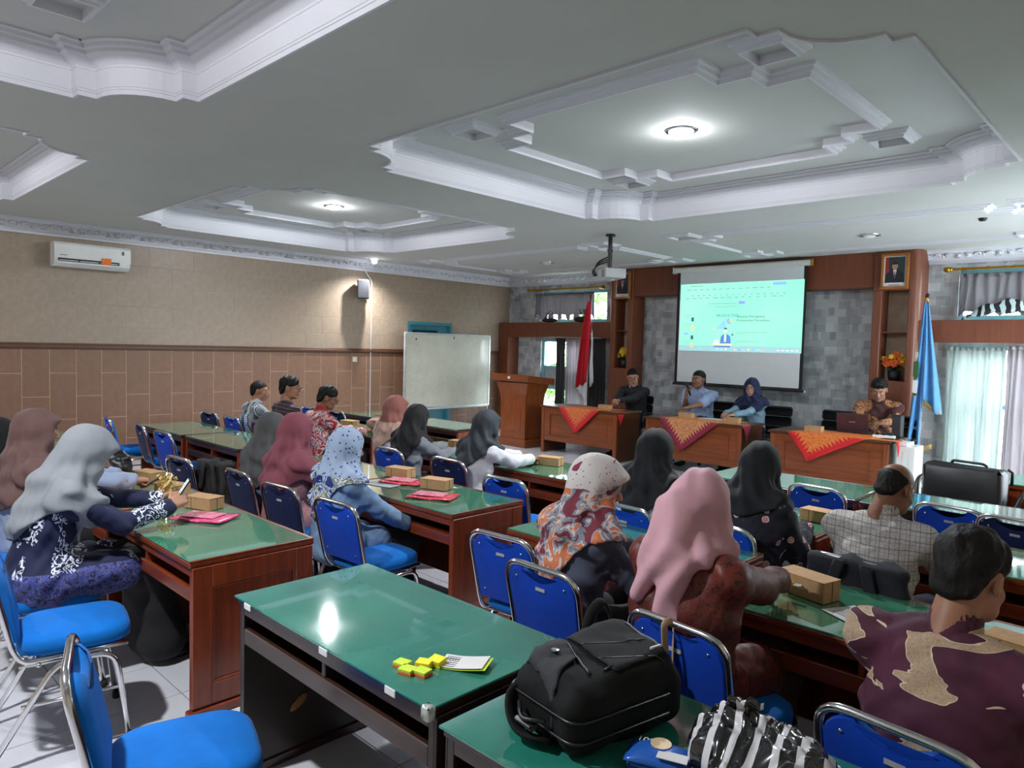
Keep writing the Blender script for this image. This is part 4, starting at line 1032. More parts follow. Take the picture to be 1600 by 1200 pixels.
# canonical right hand: wrist at origin, fingers +Y, palm -Z, thumb towards -X
HANDC = {}
def make_hand(pose, h=.0042):
    if pose in HANDC: return HANDC[pose]
    cu = {'rest': (.35, .45, .25), 'flat': (.1, .12, .08), 'grip': (.95, 1.25, .7), 'fold': (.7, .8, .4), 'phone': (.55, .95, .6)}[pose]
    g = SDF((-.085, -.06, -.1), (.06, .2, .035), h)
    g.u(g.rc((0, -.05, 0), (0, .01, 0), .024, .022, ((1, 0, 0), 1.25)), .01)
    g.u(g.rc((-.014, .02, 0), (-.022, .082, .002), .017, .0125), .015); g.u(g.rc((.0, .02, 0), (0, .086, .003), .016, .0125), .015); g.u(g.rc((.014, .02, 0), (.024, .078, 0), .017, .012), .015)
    fd = np.full(g.D.shape, 9, f32)
    for i, (bx_, by_, L, r, sp) in enumerate(((-.027, .086, .072, .0088, -.1), (-.009, .092, .08, .009, -.02), (.009, .089, .074, .0086, .05), (.026, .08, .057, .0078, .14))):
        p = A3(bx_, by_, .002); ang = 0
        for j, f in enumerate((.45, .32, .27)):
            ang += cu[j] * (1 + .06 * i); d = A3(math.sin(sp) * math.cos(ang), math.cos(sp) * math.cos(ang), -math.sin(ang)); q = p + d * L * f
            r2 = r * (1 - .09 * (j + 1)); c = g.rc(p, q, r * (1 - .09 * j), r2); fd = np.minimum(fd, c); p = q
    g.u(fd, .006)
    t0, t1 = A3(-.024, .025, -.008), A3(-.05, .055, -.02); k = .5 if pose in ('grip', 'phone', 'fold') else .15
    t2 = t1 + unit(A3(-.35 + k, .8, -.25 - k * .6)) * .034; t3 = t2 + unit(A3(-.1 + k * 1.2, .9, -.2 - k * .4)) * .028
    g.u(np.minimum(np.minimum(g.rc(t0, t1, .016, .0125), g.rc(t1, t2, .0115, .0105)), g.rc(t2, t3, .0102, .0085)), .01)
    HANDC[pose] = g.mesh(); return HANDC[pose]
SKINS = {}
def skin(rgb):
    if rgb not in SKINS:
        t = NT('skin'); c = srgb(*rgb); n = t.noise(t.coord(scale=14), 1, 4)
        t.set(Base_Color=t.ramp(n, [(.3, tuple(x * .86 for x in c[:3]) + (1,)), (.7, tuple(min(1, x * 1.08) for x in c[:3]) + (1,))]), Roughness=.5, Subsurface_Weight=.08, Subsurface_Scale=.01); SKINS[rgb] = t.m
    return SKINS[rgb]
HAIR = NT('black_hair'); _h = HAIR.noise(HAIR.coord(scale=(60, 60, 20)), 1, 3); HAIR.set(Base_Color=HAIR.ramp(_h, [(.3, srgb(8, 8, 8)), (.7, srgb(20, 18, 17))]), Roughness=.6); HAIR.b.inputs['Specular IOR Level'].default_value = .25; HAIR.bump(_h, .8, .008); HAIR = HAIR.m
EYEM = [plain('eye_white', (205, 198, 190), .25), plain('eye_iris', (24, 16, 12), .2)]
LIPM = plain('lips', (126, 66, 58), .5)
SHOEM = plain('shoe_black', (20, 19, 19), .4)
def ik(a, t, l1, l2, pole):
    a, t = np.asarray(a, f32), np.asarray(t, f32); d = t - a; L = float(np.linalg.norm(d)); u = d / max(L, 1e-6); L = min(L, (l1 + l2) * .995); t = a + u * L
    x = (l1 * l1 - l2 * l2 + L * L) / (2 * L); hgt = math.sqrt(max(0, l1 * l1 - x * x)); p = np.asarray(pole, f32); p = unit(p - u * float(p @ u))
    return a + u * x + p * hgt, t
def wr(g, seed, f=1.0):
    X, Y, Z = g.X * f, g.Y * f, g.Z * f
    return .55 * np.sin(46 * Z + 7 * np.sin(9 * X + seed) + 6 * np.sin(11 * Y + 2 * seed)) + .45 * np.sin(30 * (X - .7 * Y) + 6 * np.sin(8 * Z + seed) + seed)
def person(label, x, y, yaw=0, lean=10, side=0, twist=0, head=(0, 10, 0), hands=None, shw=.165, build=1.0, scale=1.0, shirt=None, bottom=None, skirt=False, hijab=None, hj={}, hair=None,
           skin_rgb=(150, 104, 80), glasses=False, face=False, sleeve='long', collar=None, poses=('rest', 'rest'), tunic=0, hd=1.0, knee=(.42, .52), feet_y=.4, cuffs=None, group=None, hrot=None, drop=0, loose=0.0):
    R = math.radians; seed = (abs(x) * 7.3 + abs(y) * 3.1) % 6
    def dr(a, s=0): return unit(A3(math.sin(R(s)), math.sin(R(a)), math.cos(R(a))))
    pel = A3(0, -.09, .555 - drop); p1 = pel + .25 * dr(lean * .8, side * .8); p2 = p1 + .21 * dr(lean * 1.15, side); upv = dr(lean * 1.15, side)
    tw = R(twist); rt = unit(A3(math.cos(tw), math.sin(tw), -math.sin(R(side)) * .8)); fw = unit(np.cross(upv, rt))
    sl, sr = p2 - .068 * upv - rt * shw, p2 - .068 * upv + rt * shw
    hy, hp, hr = (R(q) for q in head); HR = rotmat(hy + tw, hp, hr); nk = p2 + .055 * unit(upv + .35 * fw * math.sin(hp + .25))
    hc = nk + HR @ A3(0, .02, .108)
    hands = hands or ((-.14, .3, .8), (.14, .3, .8))
    el_, ha = ik(sl, hands[0], .27, .245, (-.32, -.35, -.9)); er_, hb = ik(sr, hands[1], .27, .245, (.32, -.35, -.9))
    rx = rt; k = build
    # body -------------------------------------------------
    h = .0125
    pts = np.array([sl, sr, el_, er_, ha, hb, pel, hc]); lo = pts.min(0) - .17; hi = pts.max(0) + .17; lo[2] = max(lo[2], .44 - drop)
    g = SDF(lo, hi, h)
    g.u(g.rc(pel, p1, .105 * k, .1 * k, (rx, 1.4)), .05); g.u(g.rc(p1, p2 - .08 * upv, .1 * k, .09 * k, (rx, 1.4)), .05); g.u(g.rc(sl, sr, .05, .05), .05)
    g.u(g.rc(p2 - .04 * upv, hc - HR @ A3(0, .03, .06), .062, .05), .03)
    for S, E, H in ((sl, el_, ha), (sr, er_, hb)): g.u(g.rc(S, E, .046 * k, .037 * k), .03); g.u(g.rc(E, H, .037 * k, .0245), .02)
    V, F = g.mesh(); Vs, Fs = [V], [F]; n = len(V)
    hv = HEAD[0] * hd; Vs.append(hv @ HR.T + hc); Fs.append(HEAD[1] + n); n += len(hv)
    HM = []
    for i, (E, H) in enumerate(((el_, ha), (er_, hb))):
        hm = make_hand(poses[i]); v = hm[0].copy(); f = hm[1]
        if i == 0: v[:, 0] *= -1; f = f[:, ::-1]
        d = unit(H - E)
        if hrot and hrot[i] is not None: fy, pn = unit(hrot[i][0]), np.asarray(hrot[i][1], f32)
        else: fy, pn = unit(d * A3(1, 1, .35) + A3(.35 if i == 0 else -.35, .15, -.1)), A3(0, 0, -1)
        z_ = -pn; z_ = unit(z_ - fy * float(z_ @ fy)); x_ = np.cross(fy, z_); M = np.stack([x_, fy, z_], 1)
        Vs.append(v @ M.T + H); Fs.append(f + n); n += len(v); HM.append((M, H))
    body = npmesh('person', np.concatenate(Vs), np.concatenate(Fs), skin(skin_rgb))
    body.location = (x, y, 0); body.rotation_euler = (0, 0, yaw); body.scale = (scale,) * 3
    tag(body, label, 'person', group)
    # shirt -------------------------------------------------
    e = .014 + loose
    def shirt_into(g, cape=False):
        g.u(g.rc(pel - A3(0, 0, .03), p1, .125 * k + loose, .112 * k + loose, (rx, 1.38)), .05); g.u(g.rc(p1, p2 - .085 * upv, .112 * k + loose, .098 * k, (rx, 1.42)), .05)
        g.u(g.rc(sl, sr, .05 * k, .05 * k), .06); g.u(g.rc(p2 - .01 * upv, sl, .05, .045), .04); g.u(g.rc(p2 - .01 * upv, sr, .05, .045), .04)
        for S, E, H in ((sl, el_, ha), (sr, er_, hb)):
            if cape: g.u(g.rc(S, S + (E - S) * .5, .05 * k + e * .4, .048 * k + e * .5), .05); continue
            if sleeve == 'long': g.u(g.rc(S, E, .05 * k + e * .4, .044 * k + e * .5), .05); Hc = E + (H - E) * .93; g.u(g.rc(E, Hc, .043 * k + e * .4, .037 + e * .4), .025)
            elif sleeve == 'three': g.u(g.rc(S, E, .05 * k + e * .4, .045 * k + e * .5), .05); Hc = E + (H - E) * .6; g.u(g.rc(E, Hc, .043 * k + e * .4, .04 + e * .4), .025)
            else: Ec = S + (E - S) * .8; g.u(g.rc(S, Ec, .053 * k + e * .5, .054 * k + e * .8), .05)
    h = .011; lo2 = pts.min(0) - .2; hi2 = pts.max(0) + .2; lo2[2] = .42 - drop; hi2[2] = p2[2] + .14
    g = SDF(lo2, hi2, h); shirt_into(g)
    if tunic:
        g.u(g.rc((-.08, -.06, .54 - drop), (.08, -.06, .54 - drop), .13 * k, .13 * k), .05)
        for sx in (-1, 1): g.u(g.rc((sx * .09, .0, .535 - drop), (sx * .12, tunic, .535 - drop), .112, .1), .06)
    g.sub(g.rc(p2 + .03 * upv, p2 + .2 * upv + fw * .05, .055, .075), .01)
    g.D += .0062 * wr(g, seed) + .0028 * wr(g, seed + 1.7, 1.9)
    V, F = g.mesh(); npmesh('shirt', V, F, shirt, body)
    # legs -------------------------------------------------
    h = .016; kz, ky = knee[1] - drop * .5, knee[0]
    g = SDF((-.32, -.26, -.0), (.32, ky + .3, .72), h)
    g.u(g.rc((-.08, -.06, .54 - drop), (.08, -.06, .54 - drop), .105 * k, .105 * k), .05)
    for sx in (-1, 1):
        K, An = A3(sx * .11, ky, kz), A3(sx * .1, feet_y, .1)
        g.u(g.rc((sx * .085, -.02, .54 - drop), K, .095 * k, .07), .05); g.u(g.rc(K, An, .066, .055 if not skirt else .075), .03)
    if skirt:
        g.u(g.rc((-.11, ky, kz), (.11, ky, kz), .075, .075), .08); g.u(g.rc((-.1, feet_y, .12), (.1, feet_y, .12), .09, .09), .1); g.u(g.rc((0, ky, kz - .03), (0, feet_y, .14), .11, .12, ((1, 0, 0), 1.3)), .08)
    g.D += .005 * wr(g, seed + 2, .8)
    V, F = g.mesh(); npmesh('skirt' if skirt else 'trousers', V, F, bottom, body)
    for sx in (-1, 1):
        b = MB(); b.sphere((sx * .1, feet_y + .07, .035), (.045, .125, .035), 12, 6); b.build('shoe', SHOEM, body, True)
    # head wear -------------------------------------------------
    if hijab is not None:
        o = dict(front=.2, back=.24, side=.12, tail=None, visor=.0, full=1.04, fold=1.0, rmax=.3, sharp=1.5, diag=0.0); o.update(hj)
        h = .0088; ext = p2 - upv * (max(o['front'], o['back']) + .08)
        lo = np.minimum(np.minimum(hc - .17, p2 - .3), ext - .16); hi = np.maximum(hc + .17, p2 + .3); lo[2] = min(ext[2], p2[2] - .2) - .02
        if o['tail']: lo = np.minimum(lo, np.min([q for t_ in o['tail'] for q in t_[:2]], 0) - .1)
        g = SDF(lo, hi, h); H3 = HR.T; f_ = o['full']
        q = [g.X - hc[0], g.Y - hc[1], g.Z - hc[2]]; lx = q[0] * HR[0, 0] + q[1] * HR[1, 0] + q[2] * HR[2, 0]; ly = q[0] * HR[0, 1] + q[1] * HR[1, 1] + q[2] * HR[2, 1]
        # cape that lies on the blouse, cut at its hem
        shirt_into(g, True); g.D -= .022
        r = [g.X - p2[0], g.Y - p2[1], g.Z - p2[2]]; vx = r[0] * rt[0] + r[1] * rt[1] + r[2] * rt[2]; vy = r[0] * fw[0] + r[1] * fw[1] + r[2] * fw[2]; vz = r[0] * upv[0] + r[1] * upv[1] + r[2] * upv[2]
        rr = np.sqrt(vx * vx + vy * vy) + 1e-5; cs, sn = vy / rr, vx / rr
        hem = -(o['side'] * sn * sn + o['front'] * np.maximum(cs, 0) ** o['sharp'] + o['back'] * np.maximum(-cs, 0) ** o['sharp']) + o['diag'] * sn
        g.D = np.maximum(g.D, rr - o['rmax'])
        # head and neck drape
        neck = SDF.__new__(SDF); neck.__dict__.update(g.__dict__); neck.D = np.full(g.D.shape, 9, f32)
        neck.u(g.el(hc + HR @ A3(0, -.012, .022), (.093 * f_, .116 * f_, .106 * f_), H3), .01)
        neck.u(g.el(hc + HR @ A3(0, .0, -.04), (.084 * f_, .098 * f_, .095 * f_), H3), .03)
        if o['visor']: neck.u(g.el(hc + HR @ A3(0, .072, .066), (.058, .03 + o['visor'], .02), H3), .03)
        neck.u(g.rc(hc + HR @ A3(0, -.025, -.04), p2 - fw * .01 - upv * .02, .093, .112), .06)
        neck.u(g.rc(hc + HR @ A3(0, .03, -.09), p2 + fw * .075 - upv * .06, .06, .075, (rx, 1.25)), .05)
        g.u(neck.D, .075)
        th = np.arctan2(lx, ly + .02); lowr = np.clip((hc[2] + .05 - g.Z) / .16, 0, 1)
        fold = np.sin(6 * th + 2.2 * np.sin(9 * g.Z + seed) + 2 * seed) * .6 + .4 * np.sin(13 * th - 26 * g.Z + 3 * np.sin(9 * lx + seed))
        diagf = np.sin(52 * (vz + .55 * np.abs(vx) - .35 * vy) + 3 * np.sin(14 * vx + seed))
        g.D += 1.25 * o['fold'] * (.0075 * lowr * fold + .0045 * lowr * diagf + .0022 * np.sin(40 * ly + 28 * q[2] + 5 * np.sin(20 * lx)) * (1 - lowr * .6))
        g.D = np.maximum(g.D, (hem - vz) * .85)
        if o['tail']:
            tl = SDF.__new__(SDF); tl.__dict__.update(g.__dict__); tl.D = np.full(g.D.shape, 9, f32)
            for a_, b_, ra, rb, sq in o['tail']: tl.u(g.rc(a_, b_, ra, rb, (rx, sq)), .012)
            tl.D += .008 * np.sin(60 * lx + 4 * np.sin(10 * g.Z))
            g.u(tl.D, .03)
        g.sub(g.el(hc + HR @ A3(0, .122, -.03), (.06, .094, .088), H3), .012)
        V, F = g.mesh(); npmesh('headscarf', V, F, hijab, body)
    if hair:
        v, f = make_hair(hair); npmesh('hair', (v * hd) @ HR.T + hc, f, HAIR, body)
    def hpt(p): return Vector(hc + HR @ (np.asarray(p, f32) * hd))
    if face:
        for s in (-1, 1):
            b = MB(); b.sphere((0, 0, 0), 1, 10, 8); b.mi = [1 if (np.mean([b.v[i][1] for i in f]) > .8) else 0 for f in b.f]
            b.v = [tuple(hpt((s * .031 + .012 * p[0], .0815 + .0105 * p[1], .0 + .0085 * p[2]))) for p in b.v]; b.build('eye', EYEM, body, True)
            b = MB(); b.tube([hpt((s * .014, .0905, .02)), hpt((s * .03, .0915, .0255)), hpt((s * .047, .079, .021))], [.003, .0042, .002], 6); b.build('eyebrow', HAIR, body, True)
        b = MB(); b.tube([hpt((-.022, .084, -.067)), hpt((-.008, .0955, -.0625)), hpt((0, .0955, -.064)), hpt((.008, .0955, -.0625)), hpt((.022, .084, -.067))], [.002, .004, .004, .004, .002], 6)
        b.tube([hpt((-.018, .085, -.07)), hpt((0, .094, -.0745)), hpt((.018, .085, -.07))], [.002, .0052, .002], 6); b.build('lips', LIPM, body, True)
    if glasses:
        b = MB()
        for s in (-1, 1):
            ring = [hpt((s * .033 + .022 * math.cos(a), .107 - .3 * abs(.033 + s * s * .022 * math.cos(a)) * .12, .0 + .0165 * math.sin(a))) for a in [2 * PI * i / 16 for i in range(16)]]
            b.tube(ring, .002, 5, True); b.tube([hpt((s * .055, .102, .004)), hpt((s * .074, .07, .006)), hpt((s * .078, -.01, .004))], .0018, 5)
        b.tube([hpt((-.011, .108, .003)), hpt((0, .112, .006)), hpt((.011, .108, .003))], .002, 5); b.build('glasses', plain('glasses_frame', (26, 24, 26), .3), body, True)
    if collar is not None:
        g = SDF(p2 - .13, p2 + .13, .009)
        a0 = p2 + .012 * upv
        g.u(g.rc(a0 - upv * .02, a0 + upv * .028 + fw * .008, .073, .064), .01); g.sub(g.rc(a0 - upv * .05, a0 + upv * .1 + fw * .02, .055, .055), .006); g.sub(g.el(a0 + fw * .09, (.022, .05, .06)), .008)
        V, F = g.mesh(); npmesh('collar', V, F, collar, body)
    body['_'] = 0; del body['_']
    W = Matrix.Translation((x, y, 0)) @ Matrix.Rotation(yaw, 4, 'Z') @ Matrix.Scale(scale, 4)
    return dict(o=body, W=W, hands=HM, hc=hc, HR=HR, p2=p2, fw=fw, rt=rt, up=upv, sl=sl, sr=sr)
# ---------------------------------------------------------------- cloth patterns
def pattern(name, fn, rough=.8, sheen=.03):
    t = NT(name); t.set(Base_Color=fn(t), Roughness=rough, Sheen_Weight=sheen); t.bump(t.noise(t.coord('Object', scale=300), 1, 2), .2, .001); return t.m
S_ = srgb
def f_navybranch(t):
    o = t.coord('Object'); v = t.vor(t.coord('Object', scale=(34, 34, 24)), 1, out='Distance'); d = t.vor(o, 26, 'DISTANCE_TO_EDGE')
    x, y, z = t.xyz(o); side = t.math('ABSOLUTE', x); n = t.noise(o, 22, 2, dist=1.5)
    vein = t.math('LESS_THAN', t.math('ABSOLUTE', t.math('SUBTRACT', n, .5)), .042)
    zone = t.math('GREATER_THAN', t.noise(t.coord('Object', scale=(7, 7, 4)), 1, 1), .53)
    base = t.mix(t.math('GREATER_THAN', z, .6), t.ramp(t.noise(o, 30, 2, dist=2), [(.46, S_(30, 38, 84)), (.5, S_(104, 100, 140)), (.56, S_(52, 66, 138))]), S_(14, 22, 58))
    return t.mix(t.math('MULTIPLY', vein, t.math('MULTIPLY', zone, t.math('GREATER_THAN', z, .58))), base, S_(214, 220, 232))
def f_autumn(t):
    o = t.coord('Object'); n = t.noise(o, 9, 3, dist=1.2); dots = t.vor(o, 60); z = t.xyz(o)[2]
    lower = t.ramp(n, [(0, S_(108, 34, 50)), (.42, S_(112, 34, 52)), (.44, S_(120, 128, 140)), (.5, S_(196, 186, 184)), (.53, S_(188, 108, 70)), (.62, S_(196, 122, 84)), (.66, S_(98, 30, 48))], 'CONSTANT')
    upper = t.mix(t.math('LESS_THAN', dots, .17), S_(198, 192, 190), S_(108, 46, 62)); upper = t.mix(t.math('GREATER_THAN', n, .62), upper, S_(124, 34, 60))
    return t.mix(t.math('GREATER_THAN', t.math('ADD', z, t.math('MULTIPLY', t.noise(o, 8, 1), .18)), 1.23), lower, upper)
def f_bluescarf(t):
    o = t.coord('Object'); z = t.xyz(o)[2]; d = t.vor(o, 34); d2 = t.vor(o, 13, out='Color'); n = t.noise(o, 14, 2, dist=1)
    up = t.mix(t.math('LESS_THAN', d, .24), S_(146, 164, 190), S_(40, 56, 110))
    lo = t.ramp(n, [(0, S_(24, 46, 110)), (.44, S_(30, 60, 134)), (.46, S_(176, 190, 208)), (.52, S_(58, 82, 128)), (.56, S_(150, 150, 84)), (.6, S_(196, 204, 212)), (.66, S_(26, 48, 112))], 'CONSTANT')
    return t.mix(t.math('GREATER_THAN', z, 1.0), lo, up)
def f_maroonbatik(t):
    o = t.coord('Object'); w_ = t.noise(o, 13, 2, dist=2.2); r = t.math('ABSOLUTE', t.math('SUBTRACT', t.math('FRACT', t.math('MULTIPLY', w_, 5)), .5))
    return t.mix(t.math('LESS_THAN', r, .09), t.ramp(t.noise(o, 6, 2), [(.3, S_(80, 26, 18)), (.7, S_(110, 38, 25))]), S_(44, 18, 18))
def f_cloud(t):
    o = t.coord('Object', scale=(2.6, 2.6, 7.5), rot=(0, .45, 0)); n = t.noise(o, 1.5, 2, .4, 1.4)
    inn = t.noise(t.coord('Object'), 60, 1, dist=2); cream = t.ramp(inn, [(.45, S_(176, 152, 126)), (.5, S_(146, 118, 96)), (.55, S_(178, 156, 130))])
    m = t.math('GREATER_THAN', n, .575); edge = t.math('LESS_THAN', t.math('ABSOLUTE', t.math('SUBTRACT', n, .575)), .006)
    return t.mix(edge, t.mix(m, t.ramp(t.noise(t.coord('Object'), 10, 3), [(.3, S_(62, 20, 42)), (.7, S_(80, 27, 52))]), cream), S_(214, 196, 170))
def f_plaid(t):
    o = t.coord('Object'); x, y, z = t.xyz(o); s = t.math('ADD', x, t.math('MULTIPLY', y, .35))
    def line(c, p, w_, off=0): return t.math('LESS_THAN', t.math('FRACT', t.math('ADD', t.math('MULTIPLY', c, 1 / p), off)), w_)
    m = t.math('MAXIMUM', line(s, .042, .065), line(z, .045, .065)); m2 = t.math('MAXIMUM', line(s, .042, .05, .4), line(z, .045, .05, .4))
    return t.mix(m, t.mix(m2, t.ramp(t.noise(o, 90, 1), [(.3, S_(156, 153, 150)), (.7, S_(182, 179, 174))]), S_(124, 122, 122)), S_(92, 90, 92))
def f_floral(t):
    o = t.coord('Object'); d = t.vor(o, 14); c = t.vor(o, 14, out='Color'); r = t.xyz(c)[0]; n = t.noise(o, 55, 2)
    dd = t.math('ADD', d, t.math('MULTIPLY', n, .16))
    fl = t.ramp(dd, [(0, S_(214, 170, 90)), (.16, S_(206, 120, 138)), (.27, S_(224, 198, 200)), (.34, S_(20, 22, 36))], 'CONSTANT')
    lf = t.mix(t.math('LESS_THAN', t.vor(o, 30), .17), S_(20, 22, 36), S_(104, 104, 92))
    return t.mix(t.math('GREATER_THAN', r, .12), lf, fl)
def f_redbatik(t):
    o = t.coord('Object'); n = t.noise(o, 10, 1, dist=2.4)
    return t.ramp(n, [(0, S_(150, 18, 36)), (.42, S_(158, 22, 40)), (.45, S_(216, 206, 202)), (.49, S_(34, 28, 34)), (.52, S_(210, 200, 196)), (.57, S_(164, 24, 42)), (.66, S_(206, 198, 194))], 'CONSTANT')
def f_stripe(t):
    o = t.coord('Object'); x, y, z = t.xyz(o); s = t.math('FRACT', t.math('MULTIPLY', t.math('ADD', x, t.math('MULTIPLY', z, .28)), 7.5))
    return t.mix(t.math('LESS_THAN', t.math('FRACT', t.math('MULTIPLY', z, 44)), .3), t.ramp(s, [(0, S_(66, 72, 82)), (.3, S_(176, 182, 188)), (.42, S_(206, 208, 210)), (.62, S_(52, 58, 66)), (.7, S_(122, 132, 140))], 'CONSTANT'), t.ramp(s, [(0, S_(92, 98, 108)), (.3, S_(176, 182, 188)), (.42, S_(70, 76, 84)), (.6, S_(60, 66, 74)), (.7, S_(152, 160, 166))], 'CONSTANT'))
def f_hstripe(t):
    o = t.coord('Object'); z = t.xyz(o)[2]; y = t.xyz(o)[1]; s = t.math('FRACT', t.math('MULTIPLY', t.math('ADD', z, t.math('MULTIPLY', y, .3)), 24))
    return t.ramp(s, [(0, S_(44, 22, 32)), (.3, S_(44, 22, 32)), (.32, S_(140, 124, 132)), (.42, S_(44, 22, 32)), (.7, S_(64, 30, 44)), (.78, S_(108, 90, 100)), (.82, S_(44, 22, 32))], 'CONSTANT')
def f_goldbatik(t):
    o = t.coord('Object'); d = t.vor(o, 6.2); c = t.vor(o, 6.2, out='Position'); n = t.noise(o, 30, 2, dist=1.5)
    ray = t.math('LESS_THAN', t.math('ABSOLUTE', t.math('SUBTRACT', n, .5)), .07); m = t.math('MULTIPLY', ray, t.math('LESS_THAN', d, .55))
    return t.mix(m, S_(58, 22, 20), S_(170, 116, 74))
def f_bluecheck(t):
    o = t.coord('Object'); x, y, z = t.xyz(o)
    a = t.math('LESS_THAN', t.math('FRACT', t.math('MULTIPLY', x, 60)), .4)
    return t.mix(a, S_(140, 158, 196), S_(158, 176, 212))
def f_lace(t):
    o = t.coord('Object'); d = t.vor(o, 40); return t.mix(t.math('MULTIPLY', t.math('LESS_THAN', d, .2), t.math('LESS_THAN', t.xyz(o)[2], 1.0)), S_(9, 10, 12), S_(66, 70, 78))
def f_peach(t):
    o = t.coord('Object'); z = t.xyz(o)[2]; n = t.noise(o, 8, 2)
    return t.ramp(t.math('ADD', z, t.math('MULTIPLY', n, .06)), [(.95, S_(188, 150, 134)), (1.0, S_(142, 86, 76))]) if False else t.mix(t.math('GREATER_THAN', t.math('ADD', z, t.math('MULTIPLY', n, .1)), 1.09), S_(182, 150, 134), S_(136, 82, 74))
M_ = lambda n, f, **k: pattern(n, f, **k)
GREYH = cloth('scarf_light_grey', (124, 128, 134), .06); BROWNH = cloth('scarf_brown', (98, 72, 68), .1); BLACKH = cloth('scarf_black', (12, 13, 16), .2); MIDH = cloth('scarf_mid_grey', (70, 70, 72), .1)
MAUVEH = cloth('scarf_mauve', (122, 62, 74), .1); SLATEH = cloth('scarf_slate', (42, 48, 54), .1); PINKH = cloth('scarf_pink', (204, 156, 168), .06, .7); NAVYH = cloth('scarf_navy', (18, 30, 66), .2); CHARH = cloth('scarf_charcoal', (20, 23, 28), .15)
BLACKC = cloth('trousers_black', (20, 20, 23), .15); JEANS = cloth('trousers_navy', (26, 32, 48), .15)
MINEAR = (156, 108, 82); TAN = (172, 124, 96); DEEP = (124, 80, 56)
desk_z = .75
PEOPLE = {}
def P(k, *a, **kw): PEOPLE[k] = person(*a, **kw); return PEOPLE[k]
# row nearest the camera, middle block
P(3, 'woman in light grey headscarf and navy white branch-print blouse looking at her phone', -3.969, 0.93, 0, lean=17, side=2, head=(-8, 30, 0), hands=((.02, .5, .84), (.16, .48, .83)), poses=('phone', 'phone'), shirt=M_('navy_branch_print', f_navybranch), bottom=cloth('skirt_black', (17, 17, 20), .15), skirt=True, tunic=.26, hijab=GREYH, hj=dict(front=.3, back=.32, side=.13, diag=.03, rmax=.24, visor=.012), skin_rgb=TAN, face=True, hrot=((A3(.55, .75, .1), A3(.8, -.3, -.5)), (A3(-.35, .85, .3), A3(-.75, .1, -.4))), knee=(.4, .54), feet_y=.46, scale=1.014)
P(2, 'woman in brown headscarf and pale blue blouse at the left, holding a phone', -4.826, 1.059, 0, lean=4, head=(-4, 8, 0), hands=((.0, .42, .86), (.22, .46, .85)), poses=('grip', 'grip'), shirt=cloth('blouse_pale_blue', (140, 154, 178), .08), bottom=BLACKC, skirt=True, hijab=BROWNH, hj=dict(front=.34, back=.3, side=.2, full=1.03, visor=.012), skin_rgb=TAN, face=True, loose=.01, scale=0.99)
P(1, 'woman in black headscarf cut by the left edge of the picture', -5.651, 0.991, 0, lean=6, head=(0, 14, 0), shirt=cloth('blouse_dark', (40, 42, 50)), bottom=BLACKC, skirt=True, hijab=BLACKH, hj=dict(front=.3, back=.3, side=.2), scale=0.9)
# second row, middle block
P(4, 'woman in mid grey headscarf half hidden behind the mauve headscarf', -4.76, 2.449, 0, lean=6, head=(-5, 18, 0), shirt=cloth('shirt_denim', (96, 112, 148), .15), bottom=BLACKC, skirt=True, hijab=MIDH, hj=dict(front=.26, back=.34, side=.2), loose=.01, tunic=.2, scale=0.929)
P(5, 'woman in mauve headscarf and dusty pink blouse in the second row', -4.356, 2.428, 0, lean=6, head=(-4, 12, 0), hands=((-.1, .36, .82), (.1, .4, .82)), shirt=cloth('blouse_dusty_pink', (160, 112, 116), .08), bottom=BLACKC, skirt=True, hijab=MAUVEH, hj=dict(front=.26, back=.3, side=.16, full=1.04, visor=.008), loose=.015, tunic=.2, face=True, skin_rgb=TAN, scale=0.951)
P(6, 'woman in blue patterned headscarf and light blue shirt in the second row', -3.704, 2.419, -.05, lean=3, head=(-12, 14, 0), hands=((-.05, .36, .66), (.2, .34, .64)), shirt=cloth('shirt_light_blue', (112, 140, 172), .08), bottom=BLACKC, hijab=M_('blue_patterned_scarf', f_bluescarf), hj=dict(front=.1, back=.3, side=.05, full=1.03, sharp=2.5), loose=.018, tunic=.16, face=True, skin_rgb=TAN, knee=(.44, .5), scale=0.925)
# left block, third row
P(7, 'man in grey and white striped batik shirt by the left wall', -7.863, 3.857, -.1, lean=14, head=(-30, 4, 0), hair='short', shirt=M_('striped_batik', f_stripe), bottom=BLACKC, skin_rgb=MINEAR, hands=((-.16, .44, .8), (.14, .46, .8)), face=True, collar=cloth('collar_white', (190, 192, 194)), shw=.19, scale=0.968)
P(8, 'man in maroon shirt with thin pale stripes and glasses by the left wall', -7.078, 3.898, -.1, lean=4, head=(-30, 4, 0), hair='thick', shirt=M_('maroon_stripes', f_hstripe), bottom=BLACKC, skin_rgb=MINEAR, glasses=True, face=True, shw=.19, scale=1.026)
P(9, 'man in red white and black batik shirt at the dark left desk', -6.459, 3.898, -.1, lean=10, head=(-25, 18, 0), hair='thick', shirt=M_('red_batik', f_redbatik), bottom=BLACKC, skin_rgb=DEEP, glasses=True, face=True, shw=.19, collar=cloth('collar_red', (150, 24, 40)), hands=((-.14, .42, .8), (.14, .42, .8)), scale=0.984)
